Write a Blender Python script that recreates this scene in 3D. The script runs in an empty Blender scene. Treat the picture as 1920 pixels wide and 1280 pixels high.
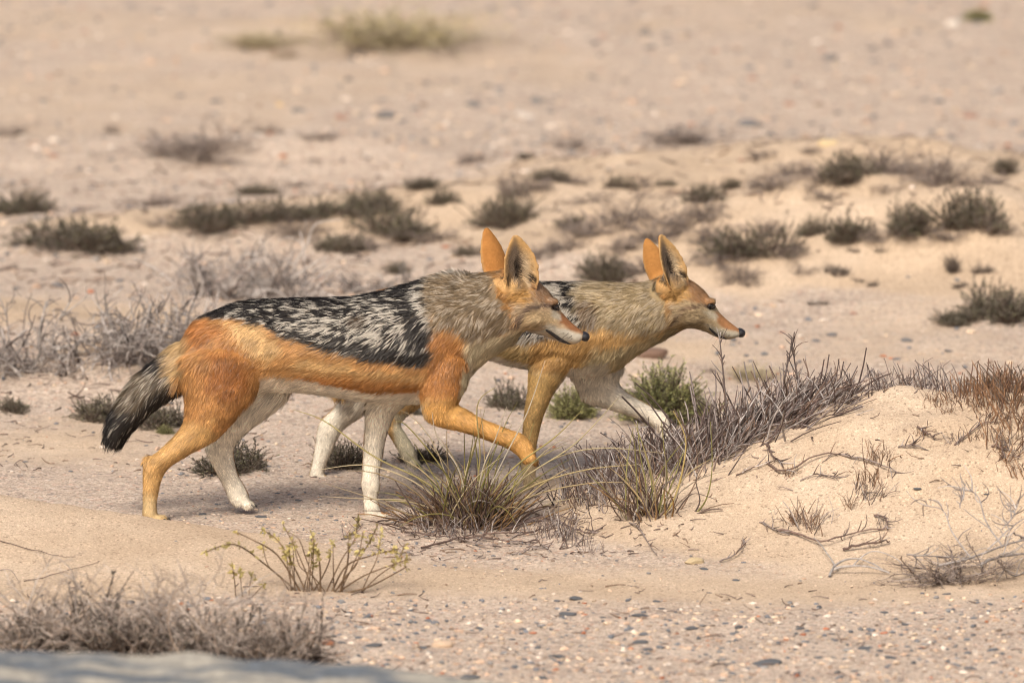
import bpy, math, random
import numpy as np
from mathutils import Vector
from mathutils.bvhtree import BVHTree
from mathutils.kdtree import KDTree

# ------------------------------------------------------------------ camera, sky, sun
SC = bpy.context.scene
COL = SC.collection
THETA = math.radians(8.8); DIST = 14.0; MPP = 0.0009
FOC = 36.0 * DIST / (1920 * MPP)
ZC = (975 - 640) * MPP / math.cos(THETA)
CAM = np.array([0.0, -DIST * math.cos(THETA), ZC + DIST * math.sin(THETA)])
cam_d = bpy.data.cameras.new('camera'); cam = bpy.data.objects.new('camera', cam_d)
COL.objects.link(cam); SC.camera = cam
cam.location = CAM; cam.rotation_euler = (math.pi / 2 - THETA, 0, 0)
cam_d.lens = FOC; cam_d.sensor_width = 36; cam_d.clip_start = 0.5; cam_d.clip_end = 3000
cam_d.dof.use_dof = True; cam_d.dof.focus_distance = DIST + 0.05; cam_d.dof.aperture_fstop = FOC / 56.0

SUN_EL, SUN_AZ = math.radians(46), math.radians(-20)     # azimuth: from behind the camera, to the left
world = bpy.data.worlds.new('World'); SC.world = world; world.use_nodes = True
wn = world.node_tree
bg = wn.nodes['Background']; sky = wn.nodes.new('ShaderNodeTexSky')
sky.sky_type = 'NISHITA'; sky.sun_disc = False; sky.sun_elevation = SUN_EL
sky.sun_rotation = math.pi - SUN_AZ
sky.dust_density = 9.0; sky.air_density = 1.0; sky.ozone_density = 1.0
wn.links.new(sky.outputs[0], bg.inputs[0]); bg.inputs[1].default_value = 0.105
sun_d = bpy.data.lights.new('sun', 'SUN'); sun = bpy.data.objects.new('sun', sun_d); COL.objects.link(sun)
sun_d.energy = 2.35; sun_d.angle = math.radians(20); sun_d.color = (1.0, 0.94, 0.85)
sdir = Vector((math.sin(SUN_AZ) * math.cos(SUN_EL), -math.cos(SUN_AZ) * math.cos(SUN_EL), math.sin(SUN_EL)))
sun.rotation_euler = (-sdir).to_track_quat('-Z', 'Y').to_euler(); sun.location = (0, -3, 8)
SC.view_settings.view_transform = 'Standard'; SC.view_settings.look = 'None'
SC.view_settings.exposure = 0.22; SC.view_settings.gamma = 1.0
SC.cycles.max_bounces = 6; SC.cycles.diffuse_bounces = 3; SC.cycles.transparent_max_bounces = 8
SC.cycles.use_denoising = True; SC.cycles.filter_width = 1.1; SC.render.filter_size = 1.1

# ------------------------------------------------------------------ helpers
CT, ST = math.cos(THETA), math.sin(THETA)
F_ = np.array([0, CT, -ST]); U_ = np.array([0, ST, CT]); R_ = np.array([1.0, 0, 0])
KF = 36.0 / FOC / 1920

def ray(px, py):
    return F_ + (px - 960) * KF * R_ + (640 - py) * KF * U_
def at(px, py, Y):
    d = ray(px, py); return CAM + d * ((Y - CAM[1]) / d[1])
def proj(P):
    D = P - CAM; f = D @ F_
    return np.stack([960 + (D @ R_) / f / KF, 640 - (D @ U_) / f / KF], -1)

def s2l(c):
    c = np.asarray(c, float) / 255.0
    return np.where(c <= 0.04045, c / 12.92, ((c + 0.055) / 1.055) ** 2.4)

def hash3(i, j, k, seed):
    h = (i.astype(np.int64) * 374761393 + j.astype(np.int64) * 668265263 + k.astype(np.int64) * 2147483647 + seed * 974711) & 0xffffffff
    h = ((h ^ (h >> 13)) * 1274126177) & 0xffffffff
    h = ((h ^ (h >> 16)) * 2246822519) & 0xffffffff
    return ((h ^ (h >> 15)) & 0xffffff) / float(0xffffff)

def vnoise(x, y, z=None, seed=0):
    x = np.asarray(x, float); y = np.asarray(y, float)
    z = np.zeros_like(x) if z is None else np.asarray(z, float)
    xi, yi, zi = np.floor(x), np.floor(y), np.floor(z)
    fx, fy, fz = x - xi, y - yi, z - zi
    fx = fx * fx * (3 - 2 * fx); fy = fy * fy * (3 - 2 * fy); fz = fz * fz * (3 - 2 * fz)
    r = 0
    for a in (0, 1):
        for b in (0, 1):
            for c in (0, 1):
                w = (fx if a else 1 - fx) * (fy if b else 1 - fy) * (fz if c else 1 - fz)
                r = r + w * hash3(xi + a, yi + b, zi + c, seed)
    return r
def fbm(x, y, z=None, seed=0, oc=3):
    r, a, t = 0, 0.5, 0
    z = np.zeros_like(np.asarray(x, float)) if z is None else z
    for o in range(oc):
        r = r + a * vnoise(np.asarray(x) * 2 ** o, np.asarray(y) * 2 ** o, z * 2 ** o, seed + o); t += a; a *= 0.5
    return r / t
def sstep(a, b, x):
    t = np.clip((x - a) / (b - a), 0, 1); return t * t * (3 - 2 * t)
def norm(v):
    return v / np.maximum(np.linalg.norm(v, axis=-1, keepdims=True), 1e-9)

def make_mesh(name, V, faces, col=None, nrm=None, smooth=True, extra=None):
    V = np.asarray(V, np.float32)
    me = bpy.data.meshes.new(name)
    faces = [np.asarray(f, np.int32) for f in faces if len(f)]
    nl = sum(f.size for f in faces); npoly = sum(len(f) for f in faces)
    me.vertices.add(len(V)); me.vertices.foreach_set('co', V.ravel())
    me.loops.add(nl); me.polygons.add(npoly)
    me.loops.foreach_set('vertex_index', np.concatenate([f.ravel() for f in faces]))
    st, tot, o = [], [], 0
    for f in faces:
        k = f.shape[1]; st.append(o + np.arange(len(f)) * k); tot.append(np.full(len(f), k)); o += f.size
    me.polygons.foreach_set('loop_start', np.concatenate(st).astype(np.int32))
    me.polygons.foreach_set('use_smooth', np.full(npoly, smooth, bool))
    me.update(calc_edges=True)
    if col is not None:
        a = me.attributes.new('Col', 'FLOAT_COLOR', 'POINT')
        c4 = np.ones((len(V), 4), np.float32); c4[:, :3] = col
        a.data.foreach_set('color', c4.ravel())
    if nrm is not None:
        a = me.attributes.new('sn', 'FLOAT_VECTOR', 'POINT')
        a.data.foreach_set('vector', np.asarray(nrm, np.float32).ravel())
    for k, v in (extra or {}).items():
        a = me.attributes.new(k, 'FLOAT', 'POINT'); a.data.foreach_set('value', np.asarray(v, np.float32).ravel())
    return me

def obj(name, me, mat=None, parent=None, kind=None):
    o = bpy.data.objects.new(name, me); COL.objects.link(o)
    if mat is not None and not me.materials: me.materials.append(mat)
    if parent is not None: o.parent = parent
    if kind: o['kind'] = kind
    return o
def tag(o, label, cat, group=None, kind=None):
    o['label'] = label; o['category'] = cat
    if group: o['group'] = group
    if kind: o['kind'] = kind
    return o
def thing(name, label, cat, loc, group=None):
    o = bpy.data.objects.new(name, None); COL.objects.link(o); o.location = [float(v) for v in loc]
    o.empty_display_size = 0.02
    return tag(o, label, cat, group)

def tubes(P, R, S=4, rng=None):
    N, K, _ = P.shape
    T = norm(np.gradient(P, axis=1)); rng = rng or np.random.default_rng(1)
    ref = norm(rng.normal(size=(N, 1, 3)))
    a = norm(np.cross(T, ref)); b = np.cross(T, a)
    ang = np.arange(S) / S * 2 * np.pi
    V = P[:, :, None, :] + R[:, :, None, None] * (np.cos(ang)[None, None, :, None] * a[:, :, None, :] + np.sin(ang)[None, None, :, None] * b[:, :, None, :])
    idx = np.arange(N * K * S).reshape(N, K, S); nx = np.roll(idx, -1, axis=2)
    Fq = np.stack([idx[:, :-1], nx[:, :-1], nx[:, 1:], idx[:, 1:]], -1).reshape(-1, 4)
    return V.reshape(-1, 3), Fq
def ribbons(P, W, side):
    N, K, _ = P.shape
    V = np.stack([P - side * W[..., None], P + side * W[..., None]], 2)
    idx = np.arange(N * K * 2).reshape(N, K, 2)
    Fq = np.stack([idx[:, :-1, 0], idx[:, :-1, 1], idx[:, 1:, 1], idx[:, 1:, 0]], -1).reshape(-1, 4)
    return V.reshape(-1, 3), Fq
def strands(rng, base, d, L, K=5, wander=0.15, droop=0.0):
    """bent stems: base (N,3), direction (N,3), length (N,)"""
    N = len(base); P = np.zeros((N, K, 3)); P[:, 0] = base; d = norm(d)
    bend = rng.normal(size=(N, 3)) * wander
    for k in range(1, K):
        P[:, k] = P[:, k - 1] + d * (L / (K - 1))[:, None]
        d = norm(d + (bend + rng.normal(size=(N, 3)) * wander * 0.6) / (K - 1) * 2 + np.array([0, 0, -droop]) / (K - 1) * 2)
    return P
def along(P, t):
    K = P.shape[1]; x = t * (K - 1); i = np.minimum(x.astype(int), K - 2); f = (x - i)[:, None]
    n = np.arange(len(P)); return P[n, i] * (1 - f) + P[n, i + 1] * f, norm(P[n, i + 1] - P[n, i])
def merge(parts):
    V, F, C, o = [], [], [], 0
    for v, f, c in parts:
        V.append(v); F.append(f + o); C.append(np.broadcast_to(c, (len(v), 3))); o += len(v)
    return np.concatenate(V), F, np.concatenate(C)

# ------------------------------------------------------------------ materials
def new_mat(name):
    m = bpy.data.materials.new(name); m.use_nodes = True
    return m, m.node_tree, m.node_tree.nodes['Principled BSDF']
def col_mat(name, rough=0.8, spec=0.2, var=0.25, scale=60, bump=0.0, objvar=0.0, trans=0.0):
    m, nt, b = new_mat(name); N, L = nt.nodes, nt.links
    at_ = N.new('ShaderNodeAttribute'); at_.attribute_name = 'Col'
    tc = N.new('ShaderNodeTexCoord'); nz = N.new('ShaderNodeTexNoise'); nz.inputs['Scale'].default_value = scale; nz.inputs['Detail'].default_value = 4
    L.new(tc.outputs['Object'], nz.inputs['Vector'])
    mr = N.new('ShaderNodeMapRange'); mr.inputs['From Min'].default_value = 0.3; mr.inputs['From Max'].default_value = 0.7
    mr.inputs['To Min'].default_value = 1 - var; mr.inputs['To Max'].default_value = 1 + var; L.new(nz.outputs['Fac'], mr.inputs['Value'])
    val = mr.outputs[0]
    if objvar:
        oi = N.new('ShaderNodeObjectInfo'); m2 = N.new('ShaderNodeMapRange'); m2.inputs['To Min'].default_value = 1 - objvar; m2.inputs['To Max'].default_value = 1 + objvar
        L.new(oi.outputs['Random'], m2.inputs['Value']); mm = N.new('ShaderNodeMath'); mm.operation = 'MULTIPLY'
        L.new(val, mm.inputs[0]); L.new(m2.outputs[0], mm.inputs[1]); val = mm.outputs[0]
    vm = N.new('ShaderNodeVectorMath'); vm.operation = 'SCALE'
    L.new(at_.outputs['Color'], vm.inputs[0]); L.new(val, vm.inputs['Scale']); L.new(vm.outputs[0], b.inputs['Base Color'])
    b.inputs['Roughness'].default_value = rough; b.inputs['Specular IOR Level'].default_value = spec
    if bump:
        bp = N.new('ShaderNodeBump'); bp.inputs['Strength'].default_value = 0.6; bp.inputs['Distance'].default_value = bump
        L.new(nz.outputs['Fac'], bp.inputs['Height']); L.new(bp.outputs[0], b.inputs['Normal'])
    if trans:
        tr = N.new('ShaderNodeBsdfTranslucent'); mx = N.new('ShaderNodeMixShader'); mx.inputs[0].default_value = trans
        L.new(vm.outputs[0], tr.inputs[0]); L.new(b.outputs[0], mx.inputs[1]); L.new(tr.outputs[0], mx.inputs[2])
        L.new(mx.outputs[0], N['Material Output'].inputs['Surface'])
    return m
M_TWIG = col_mat('dry_twig', 0.85, 0.15, 0.3, 90, 0.0, 0.12)
M_LEAF = col_mat('shrub_leaf', 0.7, 0.25, 0.35, 40, 0.0, 0.15, 0.25)
M_GRASS = col_mat('grass_blade', 0.55, 0.35, 0.15, 70, 0.0, 0.0, 0.25)
M_STONE = col_mat('desert_stone', 0.8, 0.25, 0.3, 90, 0.002, 0.0)
M_SKIN = col_mat('jackal_skin', 0.9, 0.1, 0.1, 200)

def fur_mat():
    m, nt, b = new_mat('jackal_fur'); N, L = nt.nodes, nt.links
    N.remove(b)
    at_ = N.new('ShaderNodeAttribute'); at_.attribute_name = 'Col'
    an = N.new('ShaderNodeAttribute'); an.attribute_name = 'sn'
    df = N.new('ShaderNodeBsdfDiffuse'); L.new(at_.outputs['Color'], df.inputs['Color']); L.new(an.outputs['Vector'], df.inputs['Normal'])
    gl = N.new('ShaderNodeBsdfGlossy'); gl.inputs['Roughness'].default_value = 0.5; gl.inputs['Color'].default_value = (1, 0.95, 0.9, 1)
    mx = N.new('ShaderNodeMixShader'); mx.inputs[0].default_value = 0.035
    L.new(df.outputs[0], mx.inputs[1]); L.new(gl.outputs[0], mx.inputs[2]); L.new(mx.outputs[0], N['Material Output'].inputs['Surface'])
    return m
M_FUR = fur_mat()
def plain(name, c, rough, spec=0.5, coat=0.0):
    m, nt, b = new_mat(name); N, L = nt.nodes, nt.links
    nz = N.new('ShaderNodeTexNoise'); nz.inputs['Scale'].default_value = 500; cr = N.new('ShaderNodeValToRGB')
    c = s2l(c); cr.color_ramp.elements[0].color = (*(c * 0.7), 1); cr.color_ramp.elements[1].color = (*(c * 1.3), 1)
    L.new(nz.outputs['Fac'], cr.inputs[0]); L.new(cr.outputs[0], b.inputs['Base Color'])
    bp = N.new('ShaderNodeBump'); bp.inputs['Distance'].default_value = 0.0004; L.new(nz.outputs['Fac'], bp.inputs['Height']); L.new(bp.outputs[0], b.inputs['Normal'])
    b.inputs['Roughness'].default_value = rough; b.inputs['Specular IOR Level'].default_value = spec; b.inputs['Coat Weight'].default_value = coat
    return m
M_NOSE = plain('nose_leather', (34, 32, 36), 0.45)
M_LIP = plain('lip_skin', (30, 25, 24), 0.6)
M_EYE = plain('eye_iris', (62, 34, 16), 0.1, 0.6, 0.6)
M_PUPIL = plain('eye_pupil', (8, 7, 7), 0.1, 0.6, 0.6)
M_CLAW = plain('claw_horn', (48, 42, 38), 0.5)
M_WHISK = plain('whisker', (70, 60, 55), 0.6)

# ------------------------------------------------------------------ terrain
def gnd0(px, py):
    d = ray(px, py); t = -CAM[2] / d[2]; return CAM + d * t
# soft sand hummocks: (px, py of centre on the plain, half width m, half depth m, height m)
HUM = [(1500, 470, .55, .55, .055), (1760, 420, .60, .75, .075), (1960, 500, .5, .8, .085), (1180, 400, .35, .40, .06), (940, 430, .25, .30, .05),
       (1320, 520, .35, .35, .05), (620, 300, .30, .22, .05), (720, 430, .28, .30, .04), (450, 430, .25, .30, .035), (160, 450, .25, .22, .035), (60, 620, .5, .45, .05),
       (350, 700, .45, .3, .04), (1590, 360, .35, .35, .07), (1050, 340, .3, .3, .04), (280, 300, .3, .25, .03), (700, 75, .45, .35, .05), (1150, 640, .3, .2, .02), (1640, 525, .55, .20, .055), (1250, 485, .35, .2, .04), (1850, 545, .35, .16, .04), (500, 455, .3, .14, .03)]
HUMW = [(*gnd0(a, b)[:2], w, d, h) for a, b, w, d, h in HUM]
XS = np.array([960, 1000, 1100, 1200, 1350, 1450, 1550, 1700, 1900, 2100, 2400]); XSW = (XS - 960) * MPP
RIDGE = np.array([0.0, 0.008, 0.033, 0.062, 0.110, 0.146, 0.170, 0.194, 0.206, 0.210, 0.20])
def mound(x, y):
    h = np.interp(x, XSW, RIDGE) * sstep(XSW[0] - .05, XSW[0] + .1, x)
    yc = 0.16 + 0.05 * np.sin(x * 5 + .5); d = y - yc
    fr = np.where(d < 0, np.exp(-np.abs(d / 0.42) ** 2.4), np.exp(-(d / 0.20) ** 2))
    return h * fr
def drift(x, y):
    # low sand drift in the left foreground with a crisp lee edge
    px = x / MPP + 960
    yc = np.interp(px, [-200, 0, 230, 420, 700, 800], [-0.02, -0.05, -0.12, -0.20, -0.30, -0.4]) + .015 * np.sin(x * 9)
    h = np.interp(px, [-200, 0, 230, 420, 600, 760, 800], [.060, .055, .031, .017, .009, .0, 0])
    d = y - yc
    return h * np.where(d < 0, np.exp(-(d / 0.30) ** 2), np.exp(-(d / 0.05) ** 2))
def hummocks(x, y):
    r = 0
    for cx, cy, w, d, h in HUMW: r = r + h * np.exp(-((x - cx) / w) ** 2 - ((y - cy) / d) ** 2)
    return r
def H(x, y):
    x = np.asarray(x, float); y = np.asarray(y, float)
    n = (fbm(x * 2.2, y * 2.2, seed=5) - .5) * 0.03 + (fbm(x * 9, y * 9, seed=9) - .5) * 0.010
    fine = (fbm(x * 40, y * 40, seed=13, oc=2) - .5) * 0.0035
    m = mound(x, y)
    m = m + m * (fbm(x * 6, y * 6, seed=31) - .5) * 0.35 + sstep(.02, .1, m) * (fbm(x * 22, y * 22, seed=37, oc=2) - .5) * .012
    quiet = 1 - 0.8 * np.exp(-(y / 0.5) ** 2)
    far = np.clip((np.hypot(x, y - 3) - 12) / 60, 0, 1)
    hm = hummocks(x, y)
    return m + drift(x, y) + hm + hm * (fbm(x * 4.5, y * 4.5, seed=41) - .5) * 0.5 + n * quiet + fine + far * (fbm(x * .03, y * .03, seed=3) - .45) * 3.0
def Hs(x, y): return float(H(np.array([x]), np.array([y]))[0])
def on_ground(px, py):
    """where the sight line through a photo position meets the terrain"""
    d = ray(px, py); t = np.linspace(11.5, 40, 2400)
    P = CAM + d * t[:, None]; below = P[:, 2] < H(P[:, 0], P[:, 1])
    i = int(np.argmax(below)) if below.any() else len(t) - 1
    p = P[i]; return np.array([p[0], p[1], Hs(p[0], p[1])])

def axis(dense, lo, hi, n, far):
    step = (hi - lo) / n; a = [np.linspace(lo, hi, n + 1)]
    g = step * 1.5 * 1.22 ** np.arange(60); g = np.cumsum(g); g = g[g < far]
    return np.concatenate([lo - g[::-1], a[0], hi + g])
gx = axis(True, -1.75, 1.75, 240, 900)
gy = np.concatenate([axis(True, -1.9, 1.2, 260, 60)[:-0 or None]])
gy = np.concatenate([gy[gy <= 1.2], np.linspace(1.2, 9.5, 330)[1:]])
g = np.cumsum(0.03 * 1.22 ** np.arange(60)); gy = np.concatenate([gy, 9.5 + g[g < 2000]])
GX, GY = np.meshgrid(gx, gy, indexing='ij'); fx, fy = GX.ravel(), GY.ravel()
GZ = H(fx, fy)
nxg, nyg = GX.shape; idx = np.arange(nxg * nyg).reshape(nxg, nyg)
FQ = np.stack([idx[:-1, :-1], idx[1:, :-1], idx[1:, 1:], idx[:-1, 1:]], -1).reshape(-1, 4)
PT = np.stack([fx, fy, GZ], -1)
# where wind-blown sand lies over the gravel (a property of the place, not of the light)
def sand_mask(x, y):
    s = sstep(0.003, 0.02, mound(x, y)) * 1.2 + sstep(.004, .016, drift(x, y)) * sstep(.0, -.15, y + .0 - .12)
    s = s + sstep(0.022, 0.06, hummocks(x, y) + (fbm(x * 3, y * 3, seed=77) - .5) * .09)
    px = x / MPP + 960
    # apron of sand in front of the mound and the drift
    band = np.exp(-((y + .58 + .05 * np.sin(x * 3)) / .17) ** 2) * .95
    s = s + band + np.exp(-(((x + .75) / .35) ** 2 + ((y + .45) / .3) ** 2))
    s = s + .8 * np.exp(-(((x + .8) / .35) ** 2 + ((y - .75) / .3) ** 2))
    s = s + sstep(.56, .72, fbm(x * 1.3 + 4, y * 1.1, seed=55)) * .5 * sstep(.8, 1.4, y)
    return np.clip(s + (fbm(x * 12, y * 12, seed=8) - .5) * .35, 0, 1)
SM = sand_mask(fx, fy)

def ground_mat():
    m, nt, b = new_mat('desert_ground'); N, L = nt.nodes, nt.links
    geo = N.new('ShaderNodeNewGeometry'); pos = geo.outputs['Position']
    at_ = N.new('ShaderNodeAttribute'); at_.attribute_name = 'sand'
    def noise(scale, det=4, rough=.6):
        n = N.new('ShaderNodeTexNoise'); n.inputs['Scale'].default_value = scale; n.inputs['Detail'].default_value = det; n.inputs['Roughness'].default_value = rough
        L.new(pos, n.inputs['Vector']); return n.outputs['Fac']
    def ramp(v, stops):
        r = N.new('ShaderNodeValToRGB'); e = r.color_ramp.elements
        while len(e) < len(stops): e.new(0.5)
        for q, (p, c) in zip(e, stops): q.position = p; q.color = (*c, 1)
        L.new(v, r.inputs[0]); return r.outputs[0]
    def mix(f, a, c):
        n = N.new('ShaderNodeMix'); n.data_type = 'RGBA'
        L.new(f, n.inputs[0]) if not isinstance(f, float) else setattr(n.inputs[0], 'default_value', f)
        L.new(a, n.inputs[6]); L.new(c, n.inputs[7]); return n.outputs[2]
    def math_(op, a, b2):
        n = N.new('ShaderNodeMath'); n.operation = op; n.use_clamp = True
        for k, q in ((0, a), (1, b2)):
            if isinstance(q, (int, float)): n.inputs[k].default_value = q
            else: L.new(q, n.inputs[k])
        return n.outputs[0]
    sand = ramp(noise(5, 5), [(.3, s2l((179, 158, 135))), (.5, s2l((189, 168, 145))), (.7, s2l((199, 179, 157)))])
    sand_g = ramp(noise(420, 2), [(.25, (.66, .65, .64)), (.45, (.95, .95, .95)), (.55, (1.03, 1.03, 1.03)), (.75, (1.30, 1.29, 1.28))])
    mulS = N.new('ShaderNodeVectorMath'); mulS.operation = 'MULTIPLY'; L.new(sand, mulS.inputs[0]); L.new(sand_g, mulS.inputs[1])
    vs = N.new('ShaderNodeTexVoronoi'); vs.inputs['Scale'].default_value = 260; L.new(pos, vs.inputs['Vector']); ss = N.new('ShaderNodeSeparateColor'); L.new(vs.outputs['Color'], ss.inputs[0])
    grit = ramp(ss.outputs[2], [(0, (.55, .53, .52)), (.07, (.86, .85, .84)), (.2, (1, 1, 1)), (.85, (1.02, 1.02, 1.02)), (1, (1.3, 1.3, 1.3))])
    mS2 = N.new('ShaderNodeVectorMath'); mS2.operation = 'MULTIPLY'; L.new(mulS.outputs[0], mS2.inputs[0]); L.new(grit, mS2.inputs[1]); mulS = mS2
    grav = ramp(noise(9, 6), [(.3, s2l((167, 151, 139))), (.5, s2l((183, 167, 154))), (.7, s2l((199, 184, 171)))])
    vor = N.new('ShaderNodeTexVoronoi'); vor.inputs['Scale'].default_value = 150; vor.inputs['Randomness'].default_value = 1; L.new(pos, vor.inputs['Vector'])
    sep = N.new('ShaderNodeSeparateColor'); L.new(vor.outputs['Color'], sep.inputs[0])
    grain = ramp(sep.outputs[0], [(0, s2l((92, 92, 94))), (.10, s2l((140, 124, 112))), (.22, s2l((178, 158, 140))), (.7, s2l((194, 176, 157))), (.88, s2l((210, 196, 178))), (.96, s2l((184, 138, 114))), (1, s2l((226, 218, 208)))])
    vor2 = N.new('ShaderNodeTexVoronoi'); vor2.inputs['Scale'].default_value = 330; L.new(pos, vor2.inputs['Vector'])
    sep2 = N.new('ShaderNodeSeparateColor'); L.new(vor2.outputs['Color'], sep2.inputs[0])
    grain2 = ramp(sep2.outputs[1], [(0, (.55, .55, .56)), (.15, (.85, .84, .83)), (.6, (1.02, 1.02, 1.02)), (1, (1.25, 1.24, 1.22))])
    gm = mix(.5, grav, grain)
    mulG = N.new('ShaderNodeVectorMath'); mulG.operation = 'MULTIPLY'; L.new(gm, mulG.inputs[0]); L.new(grain2, mulG.inputs[1])
    edge = math_('ADD', at_.outputs['Fac'], math_('MULTIPLY', math_('SUBTRACT', noise(60, 3), .5), .9))
    er = N.new('ShaderNodeMapRange'); er.interpolation_type = 'SMOOTHSTEP'; er.inputs['From Min'].default_value = .2; er.inputs['From Max'].default_value = 1.0; L.new(edge, er.inputs['Value'])
    fin = mix(er.outputs[0], mulG.outputs[0], mulS.outputs[0])
    L.new(fin, b.inputs['Base Color']); b.inputs['Roughness'].default_value = .95; b.inputs['Specular IOR Level'].default_value = .1
    inv = math_('SUBTRACT', 1.0, er.outputs[0])
    hs = math_('MULTIPLY', sep.outputs[0], math_('MULTIPLY', inv, 1.0))
    hh = N.new('ShaderNodeMath'); hh.operation = 'ADD'; L.new(hs, hh.inputs[0]); L.new(noise(300, 3), hh.inputs[1])
    bp = N.new('ShaderNodeBump'); bp.inputs['Strength'].default_value = .55; bp.inputs['Distance'].default_value = .003; L.new(hh.outputs[0], bp.inputs['Height']); L.new(bp.outputs[0], b.inputs['Normal'])
    return m
ground = obj('ground', make_mesh('ground', PT, [FQ], extra={'sand': SM}), ground_mat(), kind='structure')

# ------------------------------------------------------------------ stones
RS = np.random.default_rng(7)
def ico():
    t = (1 + 5 ** .5) / 2
    V = norm(np.array([(-1, t, 0), (1, t, 0), (-1, -t, 0), (1, -t, 0), (0, -1, t), (0, 1, t), (0, -1, -t), (0, 1, -t), (t, 0, -1), (t, 0, 1), (-t, 0, -1), (-t, 0, 1)], float))
    F = np.array([(0, 11, 5), (0, 5, 1), (0, 1, 7), (0, 7, 10), (0, 10, 11), (1, 5, 9), (5, 11, 4), (11, 10, 2), (10, 7, 6), (7, 1, 8), (3, 9, 4), (3, 4, 2), (3, 2, 6), (3, 6, 8), (3, 8, 9), (4, 9, 5), (2, 4, 11), (6, 2, 10), (8, 6, 7), (9, 8, 1)])
    return V, F
def subdiv(V, F):
    V = list(map(tuple, V)); mid = {}; out = []
    def m(a, b):
        k = (min(a, b), max(a, b))
        if k not in mid: mid[k] = len(V); V.append(tuple((np.array(V[a]) + np.array(V[b])) / 2))
        return mid[k]
    for a, b, c in F:
        ab, bc, ca = m(a, b), m(b, c), m(c, a); out += [(a, ab, ca), (b, bc, ab), (c, ca, bc), (ab, bc, ca)]
    return norm(np.array(V)), np.array(out)
ICO = ico(); ICO2 = subdiv(*ICO)
STCOL = s2l([(112, 114, 119), (98, 100, 104), (130, 128, 127), (216, 204, 190), (206, 184, 160), (196, 168, 146), (176, 120, 90), (160, 104, 78), (210, 196, 182), (138, 120, 106)])
STP = np.array([.15, .08, .12, .04, .22, .22, .015, .01, .10, .06])
def scatter(n, region, rng):
    """ground points in a photo-space box, thinned where sand lies"""
    x0, y0, x1, y1 = region
    px = rng.uniform(x0, x1, n); py = rng.uniform(y0, y1, n)
    d = F_ + ((px - 960) * KF)[:, None] * R_ + ((640 - py) * KF)[:, None] * U_
    t = -CAM[2] / d[:, 2]; P = CAM + d * t[:, None]
    keep = rng.random(n) > sand_mask(P[:, 0], P[:, 1]) * 0.93
    P = P[keep]; P[:, 2] = H(P[:, 0], P[:, 1]); return P
def pebbles(P, size, rng, flat=(.3, .7)):
    n = len(P); V0, F0 = ICO
    sc = np.stack([rng.uniform(.7, 1.5, n), rng.uniform(.6, 1.1, n), rng.uniform(*flat, n)], -1) * size[:, None] * .5
    V = V0[None] * (1 + rng.uniform(-.28, .28, (n, len(V0), 1))) * sc[:, None, :]
    a = rng.uniform(0, 6.28, n); c, s = np.cos(a)[:, None], np.sin(a)[:, None]
    V = np.stack([V[..., 0] * c - V[..., 1] * s, V[..., 0] * s + V[..., 1] * c, V[..., 2]], -1)
    V = V + P[:, None, :] + np.array([0, 0, 1]) * (sc[:, 2] * .35)[:, None, None]
    F = F0[None] + (np.arange(n) * len(V0))[:, None, None]
    k = rng.choice(len(STCOL), n, p=STP / STP.sum()); C = STCOL[k] * rng.uniform(.75, 1.2, (n, 1))
    return V.reshape(-1, 3), F.reshape(-1, 3), np.repeat(C, len(V0), 0)
PP, SZ = [], []
for reg, n, lo, hi in (((-40, 1120, 1960, 1300), 6500, .002, .0125), ((300, 860, 1000, 1130), 2200, .002, .008), ((-40, 700, 1960, 900), 1600, .003, .012),
                       ((-60, 240, 1980, 720), 3400, .004, .018), ((-80, -20, 2000, 300), 3000, .005, .022), ((900, 1040, 1960, 1120), 700, .002, .008), ((-40, 960, 1960, 1120), 500, .002, .005)):
    p = scatter(n, reg, RS); PP.append(p); SZ.append(lo + (hi - lo) * RS.random(len(p)) ** 2.6)
gv, gf, gc = pebbles(np.concatenate(PP), np.concatenate(SZ), RS)
tag(obj('gravel', make_mesh('gravel', gv, [gf], gc, smooth=False), M_STONE), 'small mixed gravel scattered over the desert floor', 'gravel', kind='stuff')

# ------------------------------------------------------------------ jackals
def loft(sections, Y0, S=20, close=True):
    """sections: ((ax,ay),(bx,by),y,halfwidth[,power]) edges given in the side view; returns closed mesh"""
    rings = []
    ang = np.arange(S) / S * 2 * np.pi
    for s in sections:
        (ax, ay), (bx, by), y, w = s[:4]
        A, B = at(ax, ay, Y0 + y), at(bx, by, Y0 + y); c = (A + B) / 2; h = (A - B) / 2
        cs, sn = np.cos(ang), np.sin(ang)
        rings.append(c + cs[:, None] * h + (sn * w)[:, None] * np.array([0, 1.0, 0]))
    # resample smoothly along the length (Catmull-Rom)
    Rg = np.array(rings); n = len(Rg); out = []
    for i in range(n - 1):
        p0, p1, p2, p3 = Rg[max(i - 1, 0)], Rg[i], Rg[i + 1], Rg[min(i + 2, n - 1)]
        for t in (0, .25, .5, .75):
            out.append(.5 * (2 * p1 + (p2 - p0) * t + (2 * p0 - 5 * p1 + 4 * p2 - p3) * t * t + (3 * p1 - p0 - 3 * p2 + p3) * t ** 3))
    out.append(Rg[-1]); Rg = np.array(out); n = len(Rg)
    V = Rg.reshape(-1, 3); V = np.concatenate([V, Rg[0].mean(0)[None], Rg[-1].mean(0)[None]])
    idx = np.arange(n * S).reshape(n, S); nx = np.roll(idx, -1, 1)
    Q = np.stack([idx[:-1], nx[:-1], nx[1:], idx[1:]], -1).reshape(-1, 4)
    T = np.concatenate([np.stack([nx[0], idx[0], np.full(S, n * S)], -1), np.stack([idx[-1], nx[-1], np.full(S, n * S + 1)], -1)])
    return V, Q, T
def blob(c, r, rot=None):
    V, F = ICO2; V = V * np.asarray(r)
    if rot is not None: V = V @ rot.T
    return V + c, np.zeros((0, 4), int), F
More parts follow.
